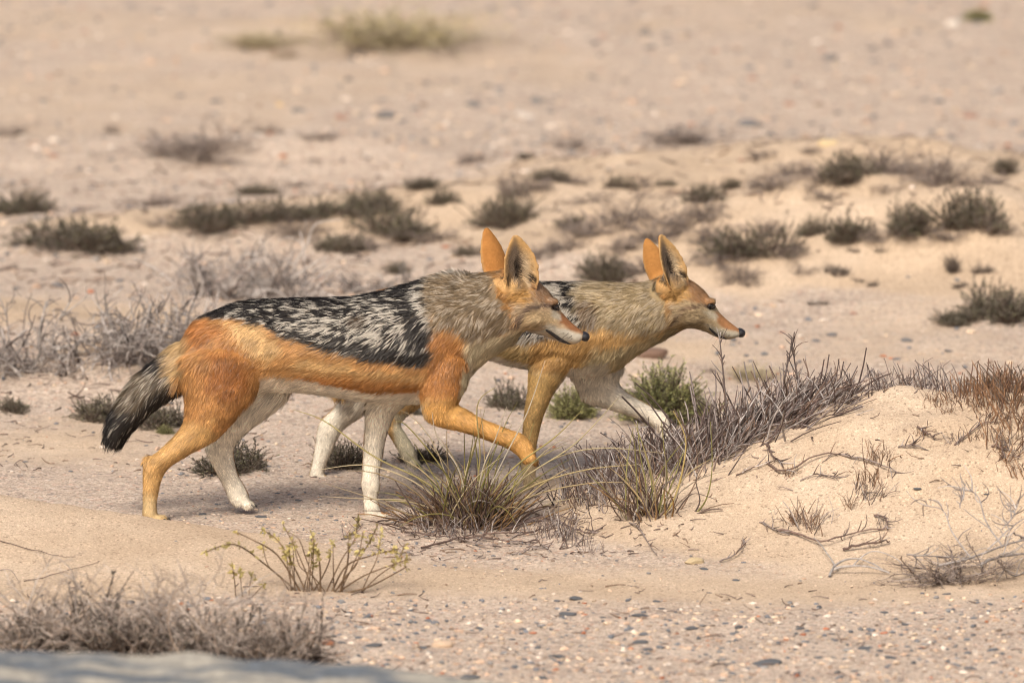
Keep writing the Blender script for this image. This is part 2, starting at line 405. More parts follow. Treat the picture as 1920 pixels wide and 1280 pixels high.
def roty(a):
    c, s = math.cos(a), math.sin(a); return np.array([[c, 0, s], [0, 1, 0], [-s, 0, c]])

class Ear:
    PR = ([0, .15, .4, .62, .8, .92, 1], [.74, .95, 1, .86, .59, .36, .14])
    def __init__(s, base, tip, W, n, cup=.55, thick=.0066):
        s.B, s.a = base, tip - base; s.W = W; s.cup = cup; s.th = thick
        ah = norm(s.a); s.n = norm(n - ah * (n @ ah)); s.s = np.cross(ah, s.n)      # s points across the ear
    def mesh(s, nu=14, nv=22):
        v = np.linspace(-.12, 1, nv); u = np.linspace(-1, 1, nu); w = np.interp(np.clip(v, 0, 1), *s.PR) * s.W
        sh = []
        for side in (1, -1):
            t = s.th * (0.5 - .28 * u ** 2) * side
            cupd = s.cup * (1 - .45 * np.clip(v, 0, 1))
            P = s.B + v[:, None, None] * s.a + (w[:, None] * u[None])[..., None] * s.s + ((cupd * w)[:, None] * (u ** 2 - .6)[None] + t[None] )[..., None] * s.n
            sh.append(P)
        V = np.concatenate([q.reshape(-1, 3) for q in sh]); i0 = np.arange(nu * nv).reshape(nv, nu); i1 = i0 + nu * nv
        Q = [np.stack([i0[:-1, :-1], i0[:-1, 1:], i0[1:, 1:], i0[1:, :-1]], -1).reshape(-1, 4), np.stack([i1[:-1, :-1], i1[1:, :-1], i1[1:, 1:], i1[:-1, 1:]], -1).reshape(-1, 4)]
        def rim(a, b): return np.stack([a[:-1], b[:-1], b[1:], a[1:]], -1)
        Q += [rim(i0[:, 0], i1[:, 0])[:, ::-1][:, ::-1], rim(i0[:, -1], i1[:, -1])[:, ::-1], rim(i0[0], i1[0])[:, ::-1], rim(i0[-1], i1[-1])]
        return V, np.concatenate(Q), np.zeros((0, 3), int)
    def local(s, P):
        D = P - s.B; la = s.a @ s.a; v = D @ s.a / la; w = np.maximum(np.interp(np.clip(v, 0, 1), *s.PR), .35) * s.W
        u = (D @ s.s) / w; d = (D @ s.n) / s.W
        near = (v > -.02) & (v < 1.35) & (np.abs(u) < np.where(v > .75, 2.6, 1.35)) & (np.abs(d) < 1.0)
        return u, v, near

def remesh(parts, voxel, smooth_it):
    V, Q, T, o = [], [], [], 0
    for v, q, t in parts: V.append(v); Q.append(q + o); T.append(t + o); o += len(v)
    me = make_mesh('tmp', np.concatenate(V), [np.concatenate(Q), np.concatenate(T)])
    ob = bpy.data.objects.new('tmp', me); COL.objects.link(ob)
    m = ob.modifiers.new('r', 'REMESH'); m.mode = 'VOXEL'; m.voxel_size = voxel
    m = ob.modifiers.new('s', 'SMOOTH'); m.factor = .5; m.iterations = smooth_it
    dg = bpy.context.evaluated_depsgraph_get(); ev = ob.evaluated_get(dg); e = ev.to_mesh()
    n = len(e.vertices); co = np.empty(n * 3, np.float32); e.vertices.foreach_get('co', co)
    no = np.empty(n * 3, np.float32); e.vertices.foreach_get('normal', no)
    e.calc_loop_triangles(); tr = np.empty(len(e.loop_triangles) * 3, np.int32); e.loop_triangles.foreach_get('vertices', tr)
    ev.to_mesh_clear(); bpy.data.objects.remove(ob); bpy.data.meshes.remove(me)
    return co.reshape(-1, 3).astype(float), no.reshape(-1, 3).astype(float), tr.reshape(-1, 3)

def poly_sd(P, poly):
    """signed distance in the side view, positive inside"""
    poly = np.asarray(poly, float); n = len(poly); d = np.full(len(P), 1e9); ins = np.zeros(len(P), bool)
    for i in range(n):
        a, b = poly[i], poly[(i + 1) % n]; e = b - a; w = P - a
        t = np.clip((w @ e) / (e @ e), 0, 1); d = np.minimum(d, ((w - t[:, None] * e) ** 2).sum(1))
        c = ((a[1] > P[:, 1]) != (b[1] > P[:, 1])); xs = (b[0] - a[0]) * (P[:, 1] - a[1]) / (b[1] - a[1] + 1e-12) + a[0]
        ins ^= c & (P[:, 0] < xs)
    return np.sqrt(d) * np.where(ins, 1, -1)
def idw(P, ctrl, p=2.6):
    ctrl = np.asarray(ctrl, float); d = ((P[:, None, :] - ctrl[None, :, :2]) ** 2).sum(-1) + 60
    w = d ** (-p / 2); w /= w.sum(1, keepdims=True); return w @ ctrl[:, 2:]

def paw(points, Y, w, toe_drop=0.0):
    """toes: four small lobes at the end of a foot; points = (heel, toe) in the side view"""
    (hx, hy), (tx, ty) = points; A, B = at(hx, hy, Y), at(tx, ty, Y); f = norm(B - A); sd = np.array([0, 1.0, 0]); out = []
    for k, (o, l) in enumerate(((-.8, .80), (-.28, 1), (.28, 1), (.8, .80))):
        c = A + (B - A) * l * .86 + sd * o * w
        out.append(blob(c, (.0095, .0062, .0075), roty(-math.atan2(f[2], f[0]))))
    return out
def claws_mesh(feet):
    P, R = [], []
    for (hx, hy), (tx, ty), Y, w in feet:
        A, B = at(hx, hy, Y), at(tx, ty, Y); f = norm(B - A)
        for o, l in ((-.8, .80), (-.28, 1), (.28, 1), (.8, .80)):
            c = A + (B - A) * l * .86 + np.array([0, o * w, 0]) + f * .006 + np.array([0, 0, .002])
            P.append([c, c + f * .005 + np.array([0, 0, -.0005]), c + f * .009 + np.array([0, 0, -.003])]); R.append([.0016, .0012, .0003])
    return np.array(P), np.array(R)

def furcol(c, k=.96):
    c = s2l(c); l = c @ np.array([.3, .55, .15]); return (l + (c - l) * k) * np.array([.81, .85, .83])
def build_jackal(J):
    rng = np.random.default_rng(J['seed']); Y0 = J['Y']
    parts = [loft(s, Y0) for s in J['lofts']]
    for heel, toe, y, w in J['paws']: parts += paw((heel, toe), Y0 + y, w)
    for (bx, by), y, r in J['blobs']: parts.append(blob(at(bx, by, Y0 + y), r))
    ears = []
    for e in J['ears']:
        E = Ear(at(*e['base'], Y0 + e['y']), at(*e['tip'], Y0 + e['y'] + e.get('splay', 0)), e['W'], np.array(e['n'], float), e.get('cup', .55)); ears.append(E); parts.append(E.mesh())
    V, Nn, T = remesh(parts, .0025, 4)
    bx, by = J['anchor']; loc = on_ground(bx, by)
    root = thing('jackal', J['label'], 'jackal', loc)
    A, B, C = V[T[:, 0]], V[T[:, 1]], V[T[:, 2]]
    area = np.linalg.norm(np.cross(B - A, C - A), axis=1) / 2
    bvh = BVHTree.FromPolygons([Vector(v) for v in V], [tuple(t) for t in T])
    # --- eyes
    ex, ey = J['eye']; d = ray(ex, ey); hit = bvh.ray_cast(Vector(CAM), Vector(d))
    eyeP = np.array(hit[0]); eyes = []
    for sgn in (-1, 1):
        if sgn < 0: p, nn = eyeP, np.array(hit[1])
        else:
            h2 = bvh.ray_cast(Vector((eyeP[0], Y0 + .5, eyeP[2])), Vector((0, -1, 0))); p, nn = np.array(h2[0]), np.array(h2[1])
        eyes.append((p, nn))
    # --- colour function
    def paint(P3, n3):
        q = proj(P3); N = len(q); yl = P3[:, 1] - Y0
        c = np.broadcast_to(furcol(J['base']), (N, 3)).copy(); griz = np.zeros(N); wht = np.full(N, .5)
        for L in J['layers']:
            a = sstep(-L.get('f', 8), L.get('f', 8), poly_sd(q, L['p']) + (fbm(q[:, 0] / 14, q[:, 1] / 9, seed=J['seed']) - .5) * L.get('f', 8) * 2.4) * L.get('a', 1)
            if L.get('side') == 'near': a = a * (yl < 0)
            if L.get('side') == 'far': a = a * (yl > .0)
            if 'c' in L: c = c * (1 - a[:, None]) + furcol(L['c']) * a[:, None]
            if 'g' in L: griz = griz * (1 - a) + L['g'] * a
            if 'w' in L: wht = wht * (1 - a) + L['w'] * a
        # inner faces of the legs and the underside are pale
        inner = sstep(.05, .45, -np.sign(yl) * n3[:, 1]) * poly_sd(q, J['legzone']).__gt__(0)
        under = sstep(.35, .8, -n3[:, 2]) * (np.abs(yl) < .06) * poly_sd(q, J['trunkzone']).__gt__(0)
        pale = np.clip(inner + under, 0, 1)[:, None]
        c = c * (1 - pale) + s2l(J['pale']) * pale; griz = griz * (1 - pale[:, 0])
        for E in ears:
            u, v, near = E.local(P3); ins = (n3 @ E.n) > .1
            cc = np.broadcast_to(furcol(J['ear_back']), (N, 3)).copy()
            m = (ins)[:, None]
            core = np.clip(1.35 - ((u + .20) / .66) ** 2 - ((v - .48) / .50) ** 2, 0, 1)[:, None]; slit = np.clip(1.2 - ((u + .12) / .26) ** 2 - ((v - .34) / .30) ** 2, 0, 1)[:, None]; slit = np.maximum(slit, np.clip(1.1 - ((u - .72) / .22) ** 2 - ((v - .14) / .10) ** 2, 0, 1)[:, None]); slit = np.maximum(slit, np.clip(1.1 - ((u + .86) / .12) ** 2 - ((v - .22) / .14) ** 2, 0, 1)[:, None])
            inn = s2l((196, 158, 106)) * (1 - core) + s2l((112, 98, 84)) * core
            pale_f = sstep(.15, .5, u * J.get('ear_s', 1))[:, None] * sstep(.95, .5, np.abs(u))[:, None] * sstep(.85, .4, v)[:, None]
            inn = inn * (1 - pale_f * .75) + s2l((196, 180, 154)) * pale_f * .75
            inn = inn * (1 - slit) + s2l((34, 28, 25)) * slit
            cc = np.where(m, inn, cc); rim = sstep(.8, .97, np.abs(u))[:, None] * .8
            cc = cc * (1 - rim) + s2l((196, 156, 106)) * rim
            base = sstep(.1, -.02, v)[:, None]; cc = cc * (1 - base) + c * base
            c = np.where(near[:, None], cc, c); griz = np.where(near, 0, griz)
        # rim of the eye
        for p, _ in eyes:
            r = np.linalg.norm((P3 - p) * np.array([1, .5, 1.2]), axis=1); k = sstep(.0095, .0065, r)[:, None]; c = c * (1 - k) + s2l((40, 30, 26)) * k
        return c, griz, wht
    cb, gb, wb = paint(V, Nn)
    tone = (fbm(V[:, 0] * 90, V[:, 1] * 90, V[:, 2] * 90, seed=4) - .5)
    cskin = cb * (1 - gb[:, None] * .6) + s2l((70, 64, 60)) * gb[:, None] * .6
    cskin = cskin * (.85 + tone[:, None] * .3)
    obj('body', make_mesh('body', V - loc, [T], cskin), M_SKIN, root)
    # --- fur
    def dens(P3): return idw(proj(P3), J['len'])[:, 0]
    tl_ = idw(proj((A + B + C) / 3), J['len'])[:, 0]; wgt = area * np.clip(16 / tl_, .8, 3.2); wgt = wgt / wgt.sum()
    def sample(n):
        f = rng.choice(len(T), n, p=wgt); r1, r2 = np.sqrt(rng.random(n)), rng.random(n)
        b0, b1, b2 = (1 - r1)[:, None], (r1 * (1 - r2))[:, None], (r1 * r2)[:, None]
        return b0 * A[f] + b1 * B[f] + b2 * C[f], norm(b0 * Nn[T[f, 0]] + b1 * Nn[T[f, 1]] + b2 * Nn[T[f, 2]])
    nG, nH = J['guides'], J['hairs']
    gP, gN = sample(nG); gc, gg, gw = paint(gP, gN); gq = proj(gP)
    kd = KDTree(nG)
    for i, p in enumerate(gP): kd.insert(Vector(p), i)
    kd.balance()
    fl = idw(gq, J['flow'], 3.0)
    gd = np.stack([fl[:, 0], np.zeros(nG), -fl[:, 1]], -1); gd = gd + rng.normal(size=(nG, 3)) * .12
    gsw = (vnoise(gq[:, 0] / 30, gq[:, 1] / 30, seed=21) - .5) * .7     # gentle swirls
    gd = np.stack([gd[:, 0] * np.cos(gsw) - gd[:, 2] * np.sin(gsw), gd[:, 1], gd[:, 0] * np.sin(gsw) + gd[:, 2] * np.cos(gsw)], -1)
    glen = idw(gq, J['len'])[:, 0] * .001 * rng.uniform(.8, 1.2, nG)
    # black or white lock
    lk = .55 * vnoise(gq[:, 0] / 9, gq[:, 1] / 4.2, gP[:, 1] * 60, seed=3) + .45 * rng.random(nG)
    gwhite = lk < (.08 + .80 * gw) * .95
    P, Nr = sample(nH); gi = np.empty(nH, int)
    for i, p in enumerate(P): gi[i] = kd.find(Vector(p))[1]
    earv = np.ones(nH); isear = np.zeros(nH, bool); earin = np.zeros(nH, bool)
    for E in ears:
        u, v, near = E.local(P); isear |= near & (v > .05); earv = np.where(near, np.clip(1.25 - v, .2, 1), earv); earin |= near & (v > .05) & ((Nr @ E.n) > .1) & (np.abs(u) < .85)
    L = glen[gi] * rng.uniform(.65, 1.15, nH); L = np.where(isear, np.where(earin, .013, .006) * rng.uniform(.6, 1.2, nH) * earv, L)
    D = gd[gi] + rng.normal(size=(nH, 3)) * .10
    for E in ears:
        u, v, near = E.local(P); k = near & (v > .05)
        D[k] = norm(E.a) * .9 - E.s * np.where(u > 0, .95, -.4)[k][:, None] * earin[k][:, None] + rng.normal(size=(k.sum(), 3)) * .12
    D = norm(D - Nr * (D * Nr).sum(1, keepdims=True))
    keep = np.ones(nH, bool)
    for p, nn in eyes: keep &= np.linalg.norm(P - p, axis=1) > .0075
    keep &= np.linalg.norm(P - at(*J['nose'], Y0), axis=1) > .0105
    lift = np.where(isear, .20, .22) + rng.normal(size=nH) * .06
    d0 = norm(D + Nr * (lift + .15)[:, None]); d1 = norm(D + Nr * (lift - .15)[:, None] + np.array([0, 0, -.06]))
    P0 = P - Nr * .0012; P1 = P0 + d0 * (L * .5)[:, None]; P2 = P1 + d1 * (L * .5)[:, None]
    # locks: tips draw together towards their guide
    gt = gP[gi] + norm(gd[gi]) * L[:, None]; pull = np.where(isear, 0, .12 + .26 * gg[gi])[:, None]
    P2 = P2 + (gt - P2 - Nr * ((gt - P2) * Nr).sum(1, keepdims=True)) * pull; P1 = P1 + (gt - P2 - Nr * ((gt - P2) * Nr).sum(1, keepdims=True)) * pull * .25
    PL = np.stack([P0, P1, P2], 1)
    side = norm(np.cross(D, Nr) + rng.normal(size=(nH, 3)) * .25)
    wd = .00031 + .00050 * np.clip(L / .03, 0, 1); W = np.stack([wd, wd * .8, wd * .12], 1) * rng.uniform(.7, 1.2, (nH, 1))
    own, og, ow = paint(P, Nr)
    hc = np.where((isear)[:, None], own, .55 * gc[gi] + .45 * own)
    var = (1 + rng.normal(size=(nH, 1)) * .19) * (1 + (vnoise(gq[:, 0] / 16, gq[:, 1] / 10, seed=17)[gi, None] - .5) * .55) * (1 + rng.normal(size=nG)[gi, None] * .08)
    hc = hc * var
    g_ = np.clip(np.where(isear, 0, .5 * gg[gi] + .5 * og), 0, 1)[:, None]
    wh = (gwhite[gi] ^ (rng.random(nH) < .05))[:, None]
    tipc = np.where(wh, s2l(J['white']) * rng.uniform(.75, 1.1, (nH, 1)), s2l((26, 24, 25)) * rng.uniform(.6, 1.6, (nH, 1)))
    rootc = np.where(wh, s2l((120, 108, 96)), s2l((30, 27, 26)))
    c0 = hc * .78 * (1 - g_) + rootc * g_; c1 = hc * (1 - g_) + (.35 * rootc + .65 * tipc) * g_; c2 = hc * 1.10 * (1 - g_) + tipc * g_
    CC = np.stack([c0, c1, c2], 1)
    q = proj(P); tail = poly_sd(q, J['tailzone']) > 0 if J.get('tailzone') else np.zeros(nH, bool)
    for nm, sel in (('coat', keep & ~isear & ~tail), ('ear_fur', keep & isear), ('tail_fur', keep & tail & ~isear)):
        if not sel.any(): continue
        n_ = int(sel.sum()); pl, w_, sd_ = PL[sel], W[sel][..., None], side[sel]
        hv = np.stack([pl[:, 0] - sd_ * w_[:, 0], pl[:, 0] + sd_ * w_[:, 0], pl[:, 1] - sd_ * w_[:, 1], pl[:, 1] + sd_ * w_[:, 1], pl[:, 2]], 1).reshape(-1, 3)
        o5 = (np.arange(n_) * 5)[:, None]; hq = o5 + np.array([0, 1, 3, 2]); ht = o5 + np.array([2, 3, 4]); cs_ = CC[sel]; c5 = cs_[:, [0, 0, 1, 1, 2]].reshape(-1, 3)
        nn = np.repeat(norm(Nr[sel] + rng.normal(size=(sel.sum(), 3)) * .16), 5, 0)
        obj(nm, make_mesh(nm, hv - loc, [hq, ht], c5, nn), M_FUR, root, kind='stuff')
    # --- eyeballs, nose, lips, whiskers, claws
    for p, nn in eyes:
        n_ = norm(nn); R3 = np.stack([norm(np.cross(np.cross(n_, (0, 0, 1.)), n_)), norm(np.cross(n_, (0, 0, 1.))), n_], 1)
        ev, ef = ICO2; tilt = J.get('eye_tilt', .45)
        o = obj('eye', make_mesh('eye', ev * np.array([.0046, .0066, .0055]) @ R3.T + p - n_ * .0022 - loc, [ef]), M_EYE, root)
        obj('pupil', make_mesh('pupil', ev * np.array([.0036, .0036, .0022]) @ R3.T + p + n_ * .0022 - loc, [ef]), M_PUPIL, o)
        # dark eyelid rim, drawn out to a corner in front
        th = np.linspace(0, 2 * np.pi, 17); fw = np.sign(1) * np.array([1.0, 0, -tilt]); fw = norm(fw - n_ * (fw @ n_)); up = norm(np.cross(n_, fw)); up = up * np.sign(up[2])
        rr = p + n_ * .0018 + np.cos(th)[:, None] * fw * np.where(np.cos(th) > .7, .0095, .0072)[:, None] + np.sin(th)[:, None] * up * .0040
        tv, tf = tubes(rr[None], np.full((1, 17), .0011), 6); obj('eyelid', make_mesh('eyelid', tv - loc, [tf]), M_LIP, root)
    nv, nf = ICO2; nc = at(*J['nose'], Y0); na = J['nose_ang']
    nz = nv * np.array([.0092, .0098, .0082]) * (1 + .10 * np.sin(nv[:, 1:2] * 5)); 
    for sg in (-1, 1):
        hd = np.linalg.norm(nv - norm(np.array([.75, sg * .62, -.15])), axis=1); nz = nz * (1 - .30 * sstep(.45, .1, hd))[:, None]
    obj('nose', make_mesh('nose', nz @ roty(na).T + nc - loc, [nf]), M_NOSE, root)
    mp = []
    for (mx, my) in J['mouth']:
        h = bvh.ray_cast(Vector(CAM), Vector(ray(mx, my)))
        if h[0] is not None and abs(h[0][1] - Y0) < .1: mp.append(np.array(h[0]))
    mp = np.array(mp)
    if len(mp) > 2:
        k = np.linspace(0, 1, len(mp)); kk = np.linspace(0, 1, 24)
        for sgn in (-1, 1):
            q = mp.copy()
            if sgn > 0: q[:, 1] = 2 * Y0 - q[:, 1]
            line = np.stack([np.interp(kk, k, q[:, j]) for j in range(3)], -1) + np.array([0, sgn * .0014, 0])
            w_ = .0010 + J.get('lip', .0022) * np.sin(np.clip(kk * 1.05, 0, 1) * np.pi) ** .7
            tv, tf = tubes(line[None], w_[None], 8); obj('lip', make_mesh('lip', tv - loc, [tf]), M_LIP, root)
    wb, wdv = [], []
    for (mx, my) in J['whisk']:
        h = bvh.ray_cast(Vector(CAM), Vector(ray(mx, my)))
        if h[0] is None or abs(h[0][1] - Y0) > .1: continue
        for sgn in (-1, 1):
            p = np.array(h[0]); p[1] = Y0 + sgn * abs(p[1] - Y0); wb.append(p); wdv.append([-.55, sgn * .7, -.35 + rng.normal() * .2])
    if wb:
        ws = strands(rng, np.array(wb), np.array(wdv), rng.uniform(.025, .05, len(wb)), 5, .1, .3)
        tv, tf = tubes(ws, np.linspace(.0004, .0001, 5)[None].repeat(len(wb), 0), 3); obj('whiskers', make_mesh('whiskers', tv - loc, [tf]), M_WHISK, root, kind='stuff')
    cp, cr = claws_mesh([(h, t, Y0 + y, w) for h, t, y, w in J['paws']])
    for i in range(len(cp)):
        tv, tf = tubes(cp[i:i + 1], cr[i:i + 1], 6); obj('claw', make_mesh('claw', tv - loc, [tf]), M_CLAW, root)
    return root

